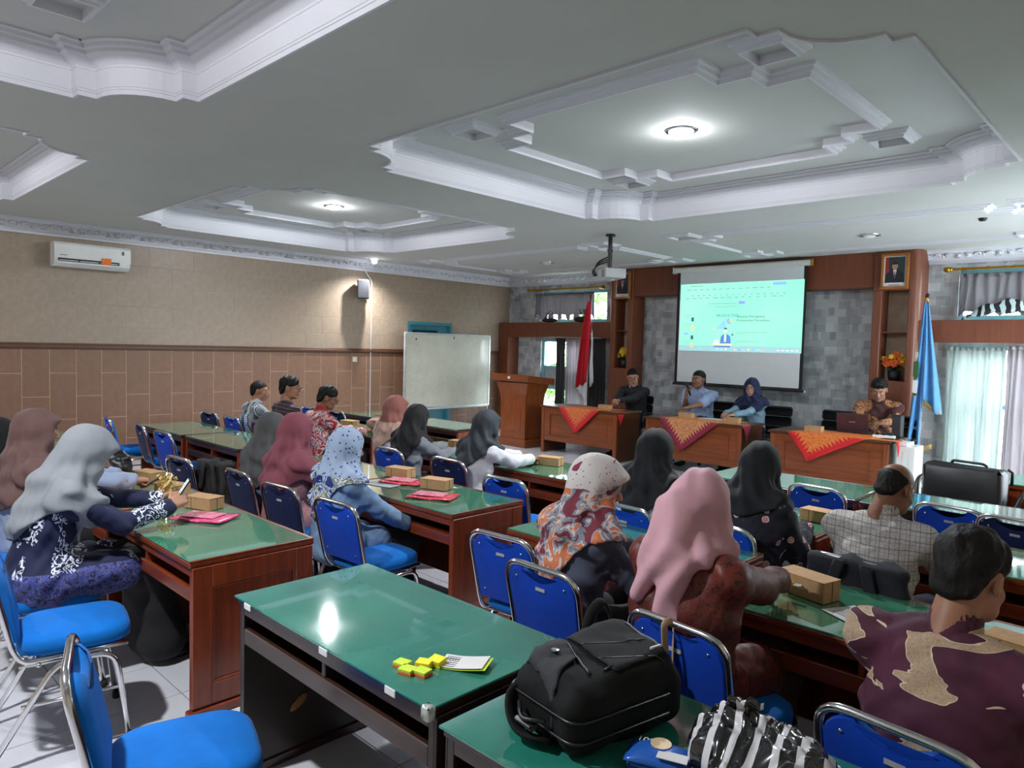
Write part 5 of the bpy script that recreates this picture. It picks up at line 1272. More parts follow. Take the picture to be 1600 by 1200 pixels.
# third row, middle block
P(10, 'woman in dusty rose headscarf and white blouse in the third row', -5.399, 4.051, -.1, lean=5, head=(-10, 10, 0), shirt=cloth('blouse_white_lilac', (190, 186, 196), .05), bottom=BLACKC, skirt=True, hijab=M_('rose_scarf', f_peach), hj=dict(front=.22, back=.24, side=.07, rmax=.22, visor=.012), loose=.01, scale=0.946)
P(11, 'woman in long black lace-edged headscarf and grey blouse', -4.909, 3.862, -.08, lean=9, head=(-12, 18, 0), hands=((-.08, .45, .82), (.14, .44, .82)), poses=('fold', 'fold'), shirt=cloth('blouse_grey', (112, 116, 122), .1), bottom=BLACKC, skirt=True, hijab=M_('black_lace_scarf', f_lace), hj=dict(front=.18, back=.42, side=.06, full=1.03, rmax=.22), loose=.01, scale=0.925)
P(12, 'woman in slate grey headscarf and white blouse leaning on the desk', -4.066, 3.857, -.08, lean=15, head=(-12, 12, 0), hands=((-.02, .5, .85), (.12, .5, .84)), poses=('fold', 'fold'), shirt=cloth('blouse_white', (196, 196, 202), .04), bottom=BLACKC, skirt=True, hijab=SLATEH, hj=dict(front=.22, back=.26, side=.05, rmax=.2, visor=.01), loose=.012, scale=0.945)
# right block
P(13, 'woman in autumn-coloured patterned headscarf and grey-blue jacket turned to her neighbour', -1.87, 2.418, -.25, lean=8, side=3, head=(-42, 16, 0), hands=((.1, .42, .8), (.26, .36, .78)), shirt=cloth('jacket_grey_blue', (70, 76, 94), .1), bottom=BLACKC, hijab=M_('autumn_scarf', f_autumn), hj=dict(front=.14, back=.3, side=.06, full=1.08, visor=.018, sharp=2.2, diag=.03), face=True, skin_rgb=TAN, sleeve='three', loose=.005, scale=0.981)
P(14, 'woman in pale pink headscarf and red-brown batik dress seen from behind', -1.264, 2.301, -.1, lean=6, head=(-4, 14, 0), hands=((-.1, .42, .82), (.07, .52, .81)), poses=('rest', 'grip'), shirt=M_('maroon_batik', f_maroonbatik, rough=.5), bottom=cloth('skirt_maroon', (60, 24, 20)), skirt=True, hijab=PINKH, hj=dict(front=.08, back=.05, side=.03, rmax=.14, full=1.03, fold=1.4, tail=((A3(0, -.1, 1.16), A3(-.01, -.165, .98), .07, .068, 1.3), (A3(-.045, -.165, 1.02), A3(-.1, -.2, .86), .05, .03, 1.1), (A3(.02, -.165, 1.02), A3(.03, -.2, .81), .056, .04, 1.3))), loose=.02, tunic=.22, build=1.06, shw=.17, scale=1.002)
P(15, 'woman in black headscarf and white blouse facing the middle speakers table', -2.302, 3.617, -.1, lean=8, head=(-8, 12, 0), hands=((-.16, .42, .8), (.14, .42, .8)), shirt=cloth('blouse_white2', (196, 198, 204), .04), bottom=BLACKC, skirt=True, hijab=CHARH, hj=dict(front=.2, back=.26, side=.06, rmax=.22, diag=-.03), loose=.012, scale=0.967)
P(16, 'woman in charcoal headscarf and black blouse with pink flowers', -1.652, 3.621, -.1, lean=8, head=(-4, 14, 0), shirt=M_('floral_black', f_floral), bottom=BLACKC, skirt=True, hijab=CHARH, hj=dict(front=.14, back=.13, side=.03, rmax=.21), loose=.018, build=1.04, scale=0.965)
P(17, 'man in purple batik shirt with cream clouds seen from behind at bottom right', -0.412, 2.142, -.22, lean=8, head=(-4, 18, 0), hair='thick', shirt=M_('cloud_batik', f_cloud), bottom=BLACKC, skin_rgb=MINEAR, shw=.205, build=1.12, collar=M_('cloud_batik_collar', f_cloud), hands=((-.18, .4, .84), (.2, .4, .84)), sleeve='long', loose=.008, scale=0.989)
P(18, 'bald man in checked grey shirt seen from behind in the right block', -0.996, 3.497, -.1, lean=12, head=(-12, 30, 0), hair='bald', shirt=M_('checked_shirt', f_plaid), bottom=JEANS, skin_rgb=DEEP, shw=.195, build=1.06, collar=M_('checked_collar', f_plaid), hands=((-.2, .42, .8), (.18, .42, .8)), scale=0.972)
# speakers, facing the audience
P(19, 'man in black jacket with glasses leaning on the left speakers table', -6.646, 9.82, PI + .05, lean=14, side=0, head=(35, 12, 6), hands=((-.03, .46, .86), (.05, .47, .86)), poses=('fold', 'fold'), shirt=cloth('jacket_black', (24, 25, 29), .2), bottom=BLACKC, hair='short', skin_rgb=(166, 120, 98), glasses=True, face=True, shw=.2, build=1.08, hd=1.12, collar=WHITEP, scale=1.048, drop=-.05)
P(20, 'man in light blue shirt speaking into a microphone', -5.497, 9.84, PI - .15, lean=6, head=(2, 4, 0), hands=((-.14, .42, .83), (.0, .26, 1.0)), poses=('rest', 'grip'), shirt=M_('blue_check_shirt', f_bluecheck), bottom=BLACKC, hair='short', skin_rgb=(134, 92, 70), face=True, shw=.235, build=1.22, hd=1.12, sleeve='short', collar=M_('blue_check_collar', f_bluecheck), hrot=(None, (A3(-.15, .1, 1), A3(-.9, -.4, 0))), scale=1.05, drop=-.05)
P(21, 'woman in navy headscarf with glasses and light blue denim blouse', -4.589, 9.76, PI - .2, lean=9, head=(22, 6, 0), hands=((-.06, .44, .84), (.1, .44, .84)), poses=('fold', 'rest'), shirt=cloth('blouse_denim', (120, 150, 168), .12), bottom=BLACKC, skirt=True, hijab=NAVYH, hd=1.1, hj=dict(full=1.13, front=.2, back=.17, side=.09), skin_rgb=(176, 132, 112), glasses=True, face=True, scale=1.002, drop=-.05)
P(22, 'man in brown and gold batik shirt working at the laptop', -2.906, 9.8, PI + .12, lean=8, head=(6, 24, 0), hands=((-.12, .42, .84), (.16, .4, .84)), shirt=M_('gold_batik', f_goldbatik), bottom=BLACKC, hair='swept', skin_rgb=(146, 104, 84), face=True, shw=.2, build=1.08, hd=1.1, collar=M_('gold_batik_collar', f_goldbatik), scale=1.07, drop=-.05)
# ---------------------------------------------------------------- projection screen
SX0, SX1, SZ0, SZ1, SY = -6.23, -4.11, 1.15, 3.0, 10.36
t = thing('projection_screen', 'large pull-down screen showing a slide in mint green light', 'screen', ((SX0 + SX1) / 2, SY, SZ0)); hw = (SX1 - SX0) / 2
b = MB(); b.bbox(-hw - .06, hw + .06, -.04, .05, SZ1 - SZ0 - .01, SZ1 - SZ0 + .075, .02); b.build('roller_case', WHITEP, t)
for s in (-1, 1):
    b = MB(); x0, x1 = sorted((s * (hw + .06), s * (hw + .085))); b.bbox(x0, x1, -.045, .055, SZ1 - SZ0 - .02, SZ1 - SZ0 + .08, .008); b.build('end_cap', GOLD if s > 0 else WHITEP, t)
b = MB(); b.box(-hw, hw, -.001, .001, .04, SZ1 - SZ0); b.build('black_border', plain('screen_black', (18, 20, 20), .7), t)
b = MB(); b.box(-hw + .05, hw - .05, -.003, -.0012, .06, SZ1 - SZ0); b.build('fabric', plain('screen_fabric', (214, 218, 220), .8, var=.02), t)
b = MB(); b.tube([(-hw - .02, 0, .025), (hw + .03, 0, .025)], .02, 10); b.build('bottom_bar', BLACKP, t, 40)
b = MB(); b.sphere((hw + .035, 0, .02), .018, 8, 6); b.build('bar_knob', WHITEP, t, True)
# projected picture (flat, at its true place on the fabric)
px0, px1, pz0, pz1 = -6.165, -4.145, 1.722, 2.80
def em(name, rgb, k=1.0): return emit('beam_' + name, rgb, SCREEN_E * k)
MINT = NT('beam_mint'); _n = MINT.noise(MINT.coord('Object', scale=1.1), 1, 1); MINT.set(Base_Color=(0, 0, 0, 1), Emission_Color=MINT.ramp(_n, [(.3, srgb(132, 222, 192)), (.7, srgb(150, 230, 198))]), Emission_Strength=SCREEN_E); MINT = MINT.m
ox, oz = (SX0 + SX1) / 2, SZ0; PW, PH = px1 - px0, pz1 - pz0
img = MB(); img.box(px0 - ox, px1 - ox, -.0045, -.0032, pz0 - oz + .09, pz1 - oz); img = img.build('projected_image', MINT, t)
def strip(u0, u1, v0, v1, m, name='slide_mark', par=None, lay=0):
    """u to the right, v down, both 0..1 over the projected picture"""
    b = MB(); y = -.0048 - .0004 * lay; b.box(px0 - ox + u0 * PW, px0 - ox + u1 * PW, y - .0003, y, pz1 - oz - v1 * PH, pz1 - oz - v0 * PH); return b.build(name, m, img)
GREYE = em('grey', (108, 140, 146), .9); BLUEE = em('blue', (112, 152, 226), 1); DKE = em('dark', (52, 96, 110), .7); SKINE = em('skin', (236, 200, 160), .9); SUITE = em('suit', (76, 116, 172), .8); AMBER = em('amber', (214, 176, 110), .9); PALEB = em('pale', (176, 226, 240), 1)
b = MB(); b.box(px0 - ox, px1 - ox, -.0045, -.0032, pz0 - oz, pz0 - oz + .089); b.build('taskbar', em('taskbar', (140, 182, 186), .75), img)
rn = random.Random(11)
def dash(v, u0, u1, n, h_=.012, m=GREYE, w_=(.02, .05)):
    b = MB(); y = -.0048
    for k in range(n):
        u = u0 + (u1 - u0) * k / n; ww = rn.uniform(*w_)
        b.box(px0 - ox + u * PW, px0 - ox + min(u + ww, u1) * PW, y - .0003, y, pz1 - oz - (v + h_) * PH, pz1 - oz - v * PH)
    tag(b.build('toolbar_text', m, img), None, None, kind='stuff')
dash(.03, .09, .2, 3, .01); dash(.085, .06, .78, 13, .011, w_=(.02, .04)); dash(.17, .1, .9, 16, .014, w_=(.008, .02)); dash(.21, .05, .88, 14, .011, w_=(.015, .045)); dash(.3, .25, .49, 4, .008, w_=(.05, .06))
strip(.77, .87, .025, .062, BLUEE); strip(.505, .555, .275, .315, em('violet', (124, 130, 226), 1)); strip(.3, .5, .345, .352, GREYE)
strip(.045, .085, .735, .76, BLUEE)
for v in (.47, .6, .86): strip(.04, .1, v, v + .006, GREYE); strip(.04, .085, v + .03, v + .035, GREYE)
for v, m in ((.5, DKE), (.63, AMBER), (.77, DKE), (.89, AMBER)): strip(.105, .128, v, v + .06, m)
strip(.155, .157, .62, .9, GREYE)
# illustration: figure at a desk, bar chart, pie
for k in range(6): strip(.335 + k * .0115, .342 + k * .0115, .64 - .022 * k, .675, BLUEE, 'chart_bar', lay=1)
def disc(u, v, r, m, name, a0=0, a1=2 * PI, lay=1, sx=1):
    b = MB(); y = -.0048 - .0004 * lay; n = 18; c = (px0 - ox + u * PW, pz1 - oz - v * PH)
    vs = [(c[0], y, c[1])] + [(c[0] + sx * r * math.cos(a0 + (a1 - a0) * k / n), y, c[1] + r * math.sin(a0 + (a1 - a0) * k / n)) for k in range(n + 1)]
    b.add(vs, [(0, k + 1, k + 2) for k in range(n)]); return b.build(name, m, img)
disc(.432, .56, .045, BLUEE, 'pie_chart'); disc(.432, .56, .046, AMBER, 'pie_slice', -.5, 1.3, 2)
disc(.405, .7, .028, SKINE, 'figure_head', lay=2); disc(.405, .68, .03, DKE, 'figure_hair', .1, 3.0, 3)
b = MB(); y = -.0056
def uv(u, v): return (px0 - ox + u * PW, y, pz1 - oz - v * PH)
b.add([uv(.362, .885), uv(.37, .78), (uv(.392, .745)), uv(.42, .745), uv(.447, .78), uv(.455, .885)], [(0, 1, 2, 3, 4, 5)]); b.build('figure_suit', SUITE, img)
strip(.397, .413, .745, .86, PALEB, 'figure_shirt', lay=3); strip(.3, .46, .885, .915, SKINE, 'desk_edge', lay=3); strip(.31, .45, .915, .94, SUITE, 'desk_shadow', lay=3); strip(.31, .355, .83, .885, PALEB, 'laptop_shape', lay=2)
strip(.3, .312, .655, .685, AMBER, lay=2); strip(.458, .47, .74, .77, DKE, lay=2)
def text_mesh(name, c):
    o = bpy.data.objects.new('tmp', c); COL.objects.link(o); dg = bpy.context.evaluated_depsgraph_get(); me = bpy.data.meshes.new_from_object(o.evaluated_get(dg)); bpy.data.objects.remove(o)
    return link(name, me)
def text(s, u, v, size, m, name='slide_text'):
    c = bpy.data.curves.new(name, 'FONT'); c.body = s; c.size = size; c.extrude = .0004; c.materials.append(m)
    o = text_mesh(name, c); o.parent = img; o.rotation_euler = (PI / 2, 0, 0); o.location = (px0 - ox + u * PW, -.0054, pz1 - oz - v * PH); return o
text('PRODUCTIVE', .322, .498, .062, em('title', (60, 110, 150), .8)); text('Pelatihan Peningkatan', .495, .51, .052, DKE); text('Produktivitas Perusahaan', .495, .565, .052, DKE)
strip(.495, .74, .718, .724, GREYE); strip(.495, .6, .742, .748, GREYE); strip(.495, .67, .848, .855, GREYE)
for k, c in enumerate(((150, 210, 230), (120, 220, 210), (226, 200, 190), (90, 190, 225), (230, 170, 120), (120, 150, 230), (190, 160, 200), (226, 210, 80), (110, 170, 235), (120, 230, 180), (226, 150, 150))): disc(.34 + k * .037, .966, .016, em('icon%d' % k, c, .9), 'taskbar_icon')
disc(.19, .962, .018, em('iconw', (90, 200, 235), 1), 'taskbar_icon')
for k in range(5): strip(.82 + k * .035, .838 + k * .035, .962, .972, em('tray', (220, 232, 226), .9), 'taskbar_text', lay=1)
# ---------------------------------------------------------------- portraits
def portrait(label, x, z, rz=0):
    t = thing('framed_portrait', label, 'picture', (x, 10.395, z), 0, None); w_, h_ = .17, .235
    fr = plain('frame_gilt_wood', (150, 92, 32), .4, var=.2)
    for q in ((-w_, w_, h_ - .035, h_), (-w_, w_, -h_, -h_ + .035), (-w_, -w_ + .035, -h_ + .035, h_ - .035), (w_ - .035, w_, -h_ + .035, h_ - .035)):
        b = MB(); b.bbox(q[0], q[1], -.02, .02, q[2], q[3], .005); b.build('frame_side', fr, t)
    b = MB(); b.box(-w_ + .035, w_ - .035, .0, .006, -h_ + .035, h_ - .035); b.build('mount', plain('mount_white', (206, 208, 208), .6), t)
    def pl(poly, m, lay, nm): b = MB(); b.add([(px, -.0005 - .0006 * lay, pz) for px, pz in poly], [tuple(range(len(poly)))]); b.build(nm, m, t)
    pl([(-.12, -.15), (.12, -.15), (.12, .19), (-.12, .19)], plain('photo_dark', (38, 52, 56), .4, var=.3), 1, 'photo_background')
    pl([(-.12, -.05), (-.07, .0), (-.08, .19), (-.12, .19)], plain('photo_red', (140, 40, 40), .4), 2, 'photo_banner')
    pl([(-.115, -.15), (-.1, -.03), (-.04, .02), (.04, .02), (.1, -.03), (.115, -.15)], plain('photo_suit', (24, 28, 36), .5), 3, 'photo_suit')
    pl([(-.022, .02), (.022, .02), (.0, -.1)], plain('photo_shirt', (210, 210, 214), .5), 4, 'photo_shirt'); pl([(-.006, .0), (.006, .0), (.009, -.08), (0, -.1), (-.009, -.08)], plain('photo_tie', (110, 60, 70), .5), 5, 'photo_tie')
    n = 16; pl([(.036 * math.cos(a), .068 + .048 * math.sin(a)) for a in [2 * PI * k / n for k in range(n)]], plain('photo_face', (164, 118, 92), .5), 4, 'photo_face')
    pl([(.038 * math.cos(a), .09 + .036 * math.sin(a)) for a in [PI * k / 10 for k in range(11)]], plain('photo_cap', (18, 18, 20), .5), 5, 'photo_cap')
    pl([(-.07, -.185), (.07, -.185), (.07, -.178), (-.07, -.178)], BLACKP, 1, 'photo_caption')
portrait('framed portrait on the left pilaster, partly behind the projector', -7.36, 2.84)
portrait('framed portrait on the right pilaster above the orange flowers', -2.965, 2.85)
# ---------------------------------------------------------------- flower pots in the niches
def flowers(label, x, z, cols, n, seed, r):
    t = thing('flower_pot', label, 'flowers', (x, 10.56, z)); rn = random.Random(seed)
    b = MB(); b.lathe([(.06, 0), (.075, .05), (.08, .13), (.07, .14)], 14); b.build('pot', BLACKP, t, True)
    for k in range(n):
        a, e = rn.uniform(0, 2 * PI), rn.uniform(-.1, 1.3); rr = r * rn.uniform(.6, 1); c = Vector((rr * math.cos(a) * math.cos(e) * .9, -abs(rr * math.sin(a) * math.cos(e)) * .8 + .02, .22 + rr * math.sin(e)))
        b = MB(); s = rn.uniform(.022, .034); ax = rn.uniform(0, 6)
        for p in range(6):
            th = ax + p * PI / 3; d = Vector((math.cos(th), -.35, math.sin(th))); q = Vector((-math.sin(th), 0, math.cos(th))) * s * .55
            b.add([c, c + d * s * .8 + q, c + d * s * 1.6, c + d * s * .8 - q], [(0, 1, 2, 3)])
        b.sphere(c + Vector((0, -.008, 0)), s * .4, 6, 4); b.build('flower', cols[k % len(cols)], t)
    b = MB()
    for k in range(26):
        a = rn.uniform(0, 2 * PI); d = Vector((math.cos(a) * rn.uniform(.3, 1), -abs(math.sin(a)) * .6, rn.uniform(.5, 1.3))).normalized() * rn.uniform(.1, r + .05); o_ = Vector((0, 0, .13)); q = d.orthogonal().normalized() * .014
        b.add([o_, o_ + d * .6 + q, o_ + d, o_ + d * .6 - q], [(0, 1, 2, 3)])
    b.build('leaf', plain('leaf_dark', (34, 62, 30), .6, var=.3), t)
flowers('pot of yellow artificial flowers in the left niche', -7.385, 1.386, (plain('petal_yellow', (228, 190, 30), .6), plain('petal_yellow2', (206, 164, 24), .6)), 15, 4, .13)
flowers('pot of orange and yellow artificial flowers in the right niche', -2.955, 1.386, (plain('petal_orange', (224, 96, 22), .6), plain('petal_orange2', (204, 84, 16), .6), plain('petal_yellow', (228, 190, 30), .6)), 26, 9, .16)
# ---------------------------------------------------------------- flags
def flagpole(t, h, m, tip):
    b = MB(); b.tube([(0, 0, .04), (0, 0, h)], .013, 8); b.build('pole', m, t, True)
    b = MB(); b.lathe([(.17, 0), (.17, .02), (.06, .05), (.025, .06), (.02, .2)], 18); b.build('base', BLACKP, t, 40)
    b = MB(); b.sphere((0, 0, h + .03), (.025, .025, .035), 8, 6); b.build('finial', tip, t, True)
t = thing('national_flag', 'red and white flag on a dark pole by the left window', 'flag', (-7.9, 10.2, 0)); flagpole(t, 2.62, plain('pole_dark_red', (66, 20, 20), .4), plain('finial_red', (120, 24, 28), .4))
def drape(z0, z1, w0, w1, xo, seed, u0=0, u1=1, f0=0, f1=1):
    def fn(u, v):
        u = u0 + (u1 - u0) * u; v = f0 + (f1 - f0) * v
        z = z0 + (z1 - z0) * v - .12 * u * v; w_ = w0 + (w1 - w0) * v ** .8
        return (xo - w_ * u + .02 * math.sin(9 * u + 3 * v + seed), -.03 + .035 * math.sin(15 * u + 2.5 * v + seed) * (.3 + v), z)
    return fn
REDF, WHTF = cloth('flag_red', (186, 16, 34), .1), cloth('flag_white', (206, 206, 210), .05)
b = MB(); b.sheet(drape(2.56, 1.1, .03, .25, .0, 1), 18, 16, .004); b.build('red_half', REDF, t, True)
b = MB(); b.sheet(lambda u, v: (.02 + .07 * u * (.3 + .7 * v) + .01 * math.sin(8 * v), .015 + .02 * math.sin(12 * u + 4 * v), 2.4 - (.45 + .95 * v) + .12 * u), 8, 14, .004); b.build('white_half', WHTF, t, True)
b = MB(); b.sheet(lambda u, v: (-.25 + .24 * u + .02 * math.sin(7 * u), -.02 + .02 * math.sin(11 * u + 1), 1.0 - .28 * v * (.15 + .85 * u) + .1 * u * (1 - v) + .02), 10, 6, .004); b.build('white_corner', WHTF, t, True)
t = thing('organisation_flag', 'light blue flag with gold fringe and emblem right of the wooden pilaster', 'flag', (-2.5, 10.15, 0)); flagpole(t, 2.46, CHROME, BLACKP)
SKYB = cloth('flag_sky_blue', (92, 152, 206), .08); FR = cloth('gold_fringe', (190, 160, 96), .3)
def bf(xa, xb, zb, sd):
    return lambda u, v: (xa[0] * (1 - v) + xa[1] * v + (xb[0] * (1 - v) + xb[1] * v - xa[0] * (1 - v) - xa[1] * v) * u, -.05 + .04 * math.sin(10 * u + 2 * v + sd) * (.3 + v), 2.42 + (zb - 2.42) * v + .1 * v * math.sin(3 * u + sd))
b = MB(); b.sheet(bf((-.02, -.16), (.01, .02), .5, 0), 12, 18, .004); b.build('cloth', SKYB, t, True)
b = MB(); b.sheet(bf((.0, .02), (.03, .24), 1.1, 2), 10, 14, .004); b.build('cloth_fold', SKYB, t, True)
b = MB(); b.sheet(lambda u, v: (.03 + .2 * u, -.05, 1.12 + .06 * math.sin(2 + 3 * u) - .06 * v), 8, 1, .006); b.build('fringe', FR, t, True)
b = MB(); b.sheet(lambda u, v: (-.15 + .3 * u, -.04, .5 + .12 * u - .06 * v), 8, 1, .006); b.build('fringe', FR, t, True)
def shield(z0, z1, w_, m, nm, y=-.105):
    b = MB(); b.prism([(-.055 - w_ * .5, z0 + .06), (-.055 - w_ * .1, z0), (-.055 + w_ * .4, z0 + .05), (-.055 + w_ * .4, z1), (-.055 - w_ * .5, z1)], -.002, .002, Matrix.Translation((0, y, 0)) @ Matrix.Rotation(PI / 2, 4, 'X')); b.build(nm, m, t)
shield(1.42, 1.66, .07, plain('emblem_green', (44, 92, 34), .6), 'emblem_green'); shield(1.22, 1.42, .065, WHITEP, 'emblem_white'); shield(1.2, 1.23, .055, FR, 'emblem_band', -.108); shield(1.67, 1.78, .04, plain('emblem_grey', (178, 180, 160), .6), 'emblem_top')
b = MB(); b.sphere((.0, -.03, 2.42), (.03, .03, .05), 8, 6); b.build('tassel', plain('tassel_orange', (196, 130, 40), .7), t, True)
# ---------------------------------------------------------------- batik runners on the speakers' tables
def runner(label, T, tipx, l, r, drop, base, gold, right=True, topw=None):
    """cloth laid cornerwise: triangle hangs over the front edge, smaller corner over the right end"""
    tx = T.location.x; y0 = T.location.y - .024; zt = .768
    t = thing('table_runner', label, 'runner', (tipx, y0, zt - drop), 0, 'batik runners on the speakers tables')
    m = NT('runner_batik'); o = m.coord('Object'); x, y, z = m.xyz(o)
    sl, sr = drop / (tipx - l), drop / (r - tipx)
    d1 = m.math('DIVIDE', m.math('ADD', z, m.math('MULTIPLY', x, sl)), math.sqrt(1 + sl * sl)); d2 = m.math('DIVIDE', m.math('SUBTRACT', z, m.math('MULTIPLY', x, sr)), math.sqrt(1 + sr * sr))
    d = m.math('MINIMUM', d1, d2); along = m.math('ADD', m.math('MULTIPLY', x, .8), m.math('MULTIPLY', z, .6 )); al2 = m.math('SUBTRACT', m.math('MULTIPLY', x, .8), m.math('MULTIPLY', z, .6))
    al = m.n('ShaderNodeMix', data_type='FLOAT'); m.l(m.math('LESS_THAN', d1, d2), al.inputs[0]); m.l(along, al.inputs[2]); m.l(al2, al.inputs[3])
    saw = m.math('MULTIPLY', m.math('ABSOLUTE', m.math('SUBTRACT', m.math('FRACT', m.math('MULTIPLY', al.outputs[0], 21)), .5)), .14)
    spike = m.math('GREATER_THAN', d, m.math('ADD', saw, .055)); inner = m.noise(o, 60, 2, dist=2)
    body_ = m.ramp(inner, [(.4, S_(*base)), (.48, S_(*gold)), (.62, S_(*gold)), (.66, S_(200, 72, 40))])
    m.set(Base_Color=m.mix(spike, S_(*base), body_), Roughness=.7); m = m.m
    b = MB(); b.sheet(lambda u, v: (((l - tipx) + (r - l) * u) * (1 - v), -.012 - .006 * math.sin(14 * u) * v, drop * (1 - v) + .003), 16, 10, .003); b.build('hanging_corner', m, t, True)
    red = plain('runner_plain_%d' % base[2], base, .7); orange = NT('runner_orange'); q = orange.noise(orange.coord('Object', scale=30), 1, 3, dist=1); orange.set(Base_Color=orange.ramp(q, [(.4, S_(206, 96, 40)), (.55, S_(*gold)), (.65, S_(196, 70, 36))]), Roughness=.7)
    re = tx + .75 if right else r
    tw = .5 if topw is None else topw
    b = MB(); b.sheet(lambda u, v: ((l - tipx) + (r - l) * u + (re - r) * .55 * v * u + .1 * v * (1 - u), -.012 + tw * v, drop + .003), 14, 8, .003); b.build('table_part', orange.m, t, True)
    if right:
        b = MB(); b.sheet(lambda u, v: ((r - tipx) * 1 - .02 + (re - r + .05) * u, .02 + .1 * v + .02 * u, drop + .0035), 8, 3, .003); b.build('side_strip', orange.m, t, True)
        b = MB(); b.sheet(lambda u, v: (re - tipx + .012 + .004 * v, (.0 + .24 * u) * (1 - v) + .11 * v, drop + .004 - .2 * v), 6, 5, .003); b.build('side_corner', red, t, True)
runner('red and orange batik runner on the left speakers table', T1, -6.96, -7.32, -6.5, .4, (190, 20, 34), (206, 122, 60))
runner('maroon and gold batik runner on the middle speakers table', T2, -5.06, -5.42, -4.5, .44, (130, 20, 56), (206, 150, 90))
runner('bright red batik runner under the maroon laptop', T3, -3.3, -3.55, -2.65, .34, (196, 18, 26), (214, 130, 50))
# ---------------------------------------------------------------- snack boxes
KRAFT = NT('kraft_card'); _n = KRAFT.noise(KRAFT.coord('Object', scale=40), 1, 4, .7); KRAFT.set(Base_Color=KRAFT.ramp(_n, [(.3, srgb(166, 128, 88)), (.7, srgb(184, 146, 104))]), Roughness=.75); KRAFT = KRAFT.m
KRD = plain('kraft_edge', (96, 70, 44), .8)
BOXP = []
def snack(label, x, y, rz, z=.7325, lg=False):
    if BOXP and not lg: return dup(BOXP[0], (x, y, z), rz, label, 'kraft snack boxes')
    t = thing('snack_box', label, 'box', (x, y, z), rz, 'kraft snack boxes'); w_, d_, h_ = (.1, .055, .07) if not lg else (.11, .055, .085)
    b = MB(); b.bbox(-w_, w_, -d_, d_, 0, h_ - .004, .002); b.build('tray', KRAFT, t)
    b = MB(); b.bbox(-w_ - .0015, w_ + .0015, -d_ - .0015, d_ + .0015, h_ - .0038, h_, .0012); b.build('lid', KRAFT, t)
    b = MB(); b.box(-w_ * .45, -w_ * .45 + .002, -d_ - .002, -d_ - .0005, .002, h_ - .004); b.box(w_ - .0008, w_ + .0022, -.001, .001, .002, h_ - .004); b.build('fold_line', KRD, t)
    if not lg: BOXP.append(t)
    return t
snack('snack box on the left desk, the one nearest the pink packet', -4.12, 1.72, .35)
snack('snack box on the left desk, middle of the three', -4.6, 1.72, .3)
snack('snack box on the left desk, farthest of the three', -5.12, 1.76, .3)
snack('snack box on the desk with red folders, the farther of two', -4.2, 3.2, .25)
snack('snack box on the desk with red folders, the nearer of two', -3.7, 3.13, .3)
snack('snack box before the hands of the woman in the white blouse', -3.86, 4.5, .3)
snack('snack box in front of the woman in the long black headscarf', -5.05, 4.55, .3)
snack('snack box beside the woman in the floral blouse', -1.55, 4.27, -.1)
snack('long snack box in front of the woman in the pink headscarf', -1.1, 2.93, -.25, lg=True)
snack('snack box right of the man in purple batik, cut by the picture edge', -.36, 2.82, -.2)
snack('snack box near the man in red batik', -7.1, 4.66, .2)
snack('snack box on the left speakers table', -6.62, 9.0, .1, .7715)
snack('snack box in front of the man with the microphone', -5.16, 8.95, .1, .7715)
snack('snack box in front of the woman in the navy headscarf', -4.42, 8.86, .1, .7715)
snack('snack box on the bright red runner', -3.32, 8.8, .05, .7715)
# ---------------------------------------------------------------- packets, papers, notes
def film(name, rgb):
    t = NT(name); n = t.noise(t.coord('Object', scale=30), 1, 2, dist=1)
    t.set(Base_Color=t.ramp(n, [(.35, srgb(*rgb)), (.62, srgb(*[min(255, int(c * 1.15 + 10)) for c in rgb])), (.75, srgb(228, 190, 200))]), Roughness=.2, Coat_Weight=.8, Coat_Roughness=.08); return t.m
PINKP = film('pink_packet', (206, 70, 118)); REDP = film('red_packet', (196, 58, 72))
def packet(label, x, y, rz, m, w_=.15, d_=.1, z=.733):
    b = MB(); b.sheet(lambda u, v: (-w_ + 2 * w_ * u, -d_ + 2 * d_ * v, .008 + .007 * math.sin(PI * u) * math.sin(PI * v) + .0025 * math.sin(9 * u + 5 * v)), 14, 10, .008)
    o = b.build('plastic_packet', m, None, True, (x, y, z + .001)); o.rotation_euler = (0, 0, rz); tag(o, label, 'packet')
    b = MB(); b.box(-w_ * .8, w_ * .6, -d_ * .7, d_ * .6, .021, .0215); b.build('paper_insert', film('insert_' + name_(label), (222, 120, 150)), o); return o
def name_(s): return s[:12].replace(' ', '_')
packet('shiny pink plastic packet beside the hands holding the phone', -3.86, 1.62, .55, PINKP)
packet('red packet in front of the nearer snack box', -3.5, 2.93, .5, REDP)
packet('red packet between the two snack boxes', -4.0, 3.08, .4, REDP)
packet('red packet under the green leaflets on the left desk', -4.45, 1.5, .4, REDP)
PAPER = plain('paper_white', (206, 206, 204), .7, var=.03)
def paper(label, x, y, rz, w_, d_, m=PAPER, z=.732, lines=True):
    b = MB(); b.sheet(lambda u, v: (-w_ + 2 * w_ * u, -d_ + 2 * d_ * v, .0015 + .003 * (u - .5) ** 2), 6, 4, .0012)
    o = b.build('paper_sheet', m, None, False, (x, y, z)); o.rotation_euler = (0, 0, rz); tag(o, label, 'paper')
    if lines:
        b = MB()
        for k in range(7): b.box(-w_ * .8, w_ * rn.uniform(.2, .8), d_ * (.75 - .22 * k) - .003, d_ * (.75 - .22 * k), .0042, .0045)
        b.build('print', plain('print_grey', (80, 84, 88), .6), o)
    return o
paper('grey printed sheet on the desk of the woman in the blue headscarf', -4.05, 2.95, .2, .13, .09, plain('paper_grey', (146, 150, 152), .6))
paper('green and white leaflet in front of the phone held by brown headscarf', -4.62, 1.5, .5, .12, .08, plain('paper_green', (120, 150, 70), .5, var=.4, vs=30), .752)
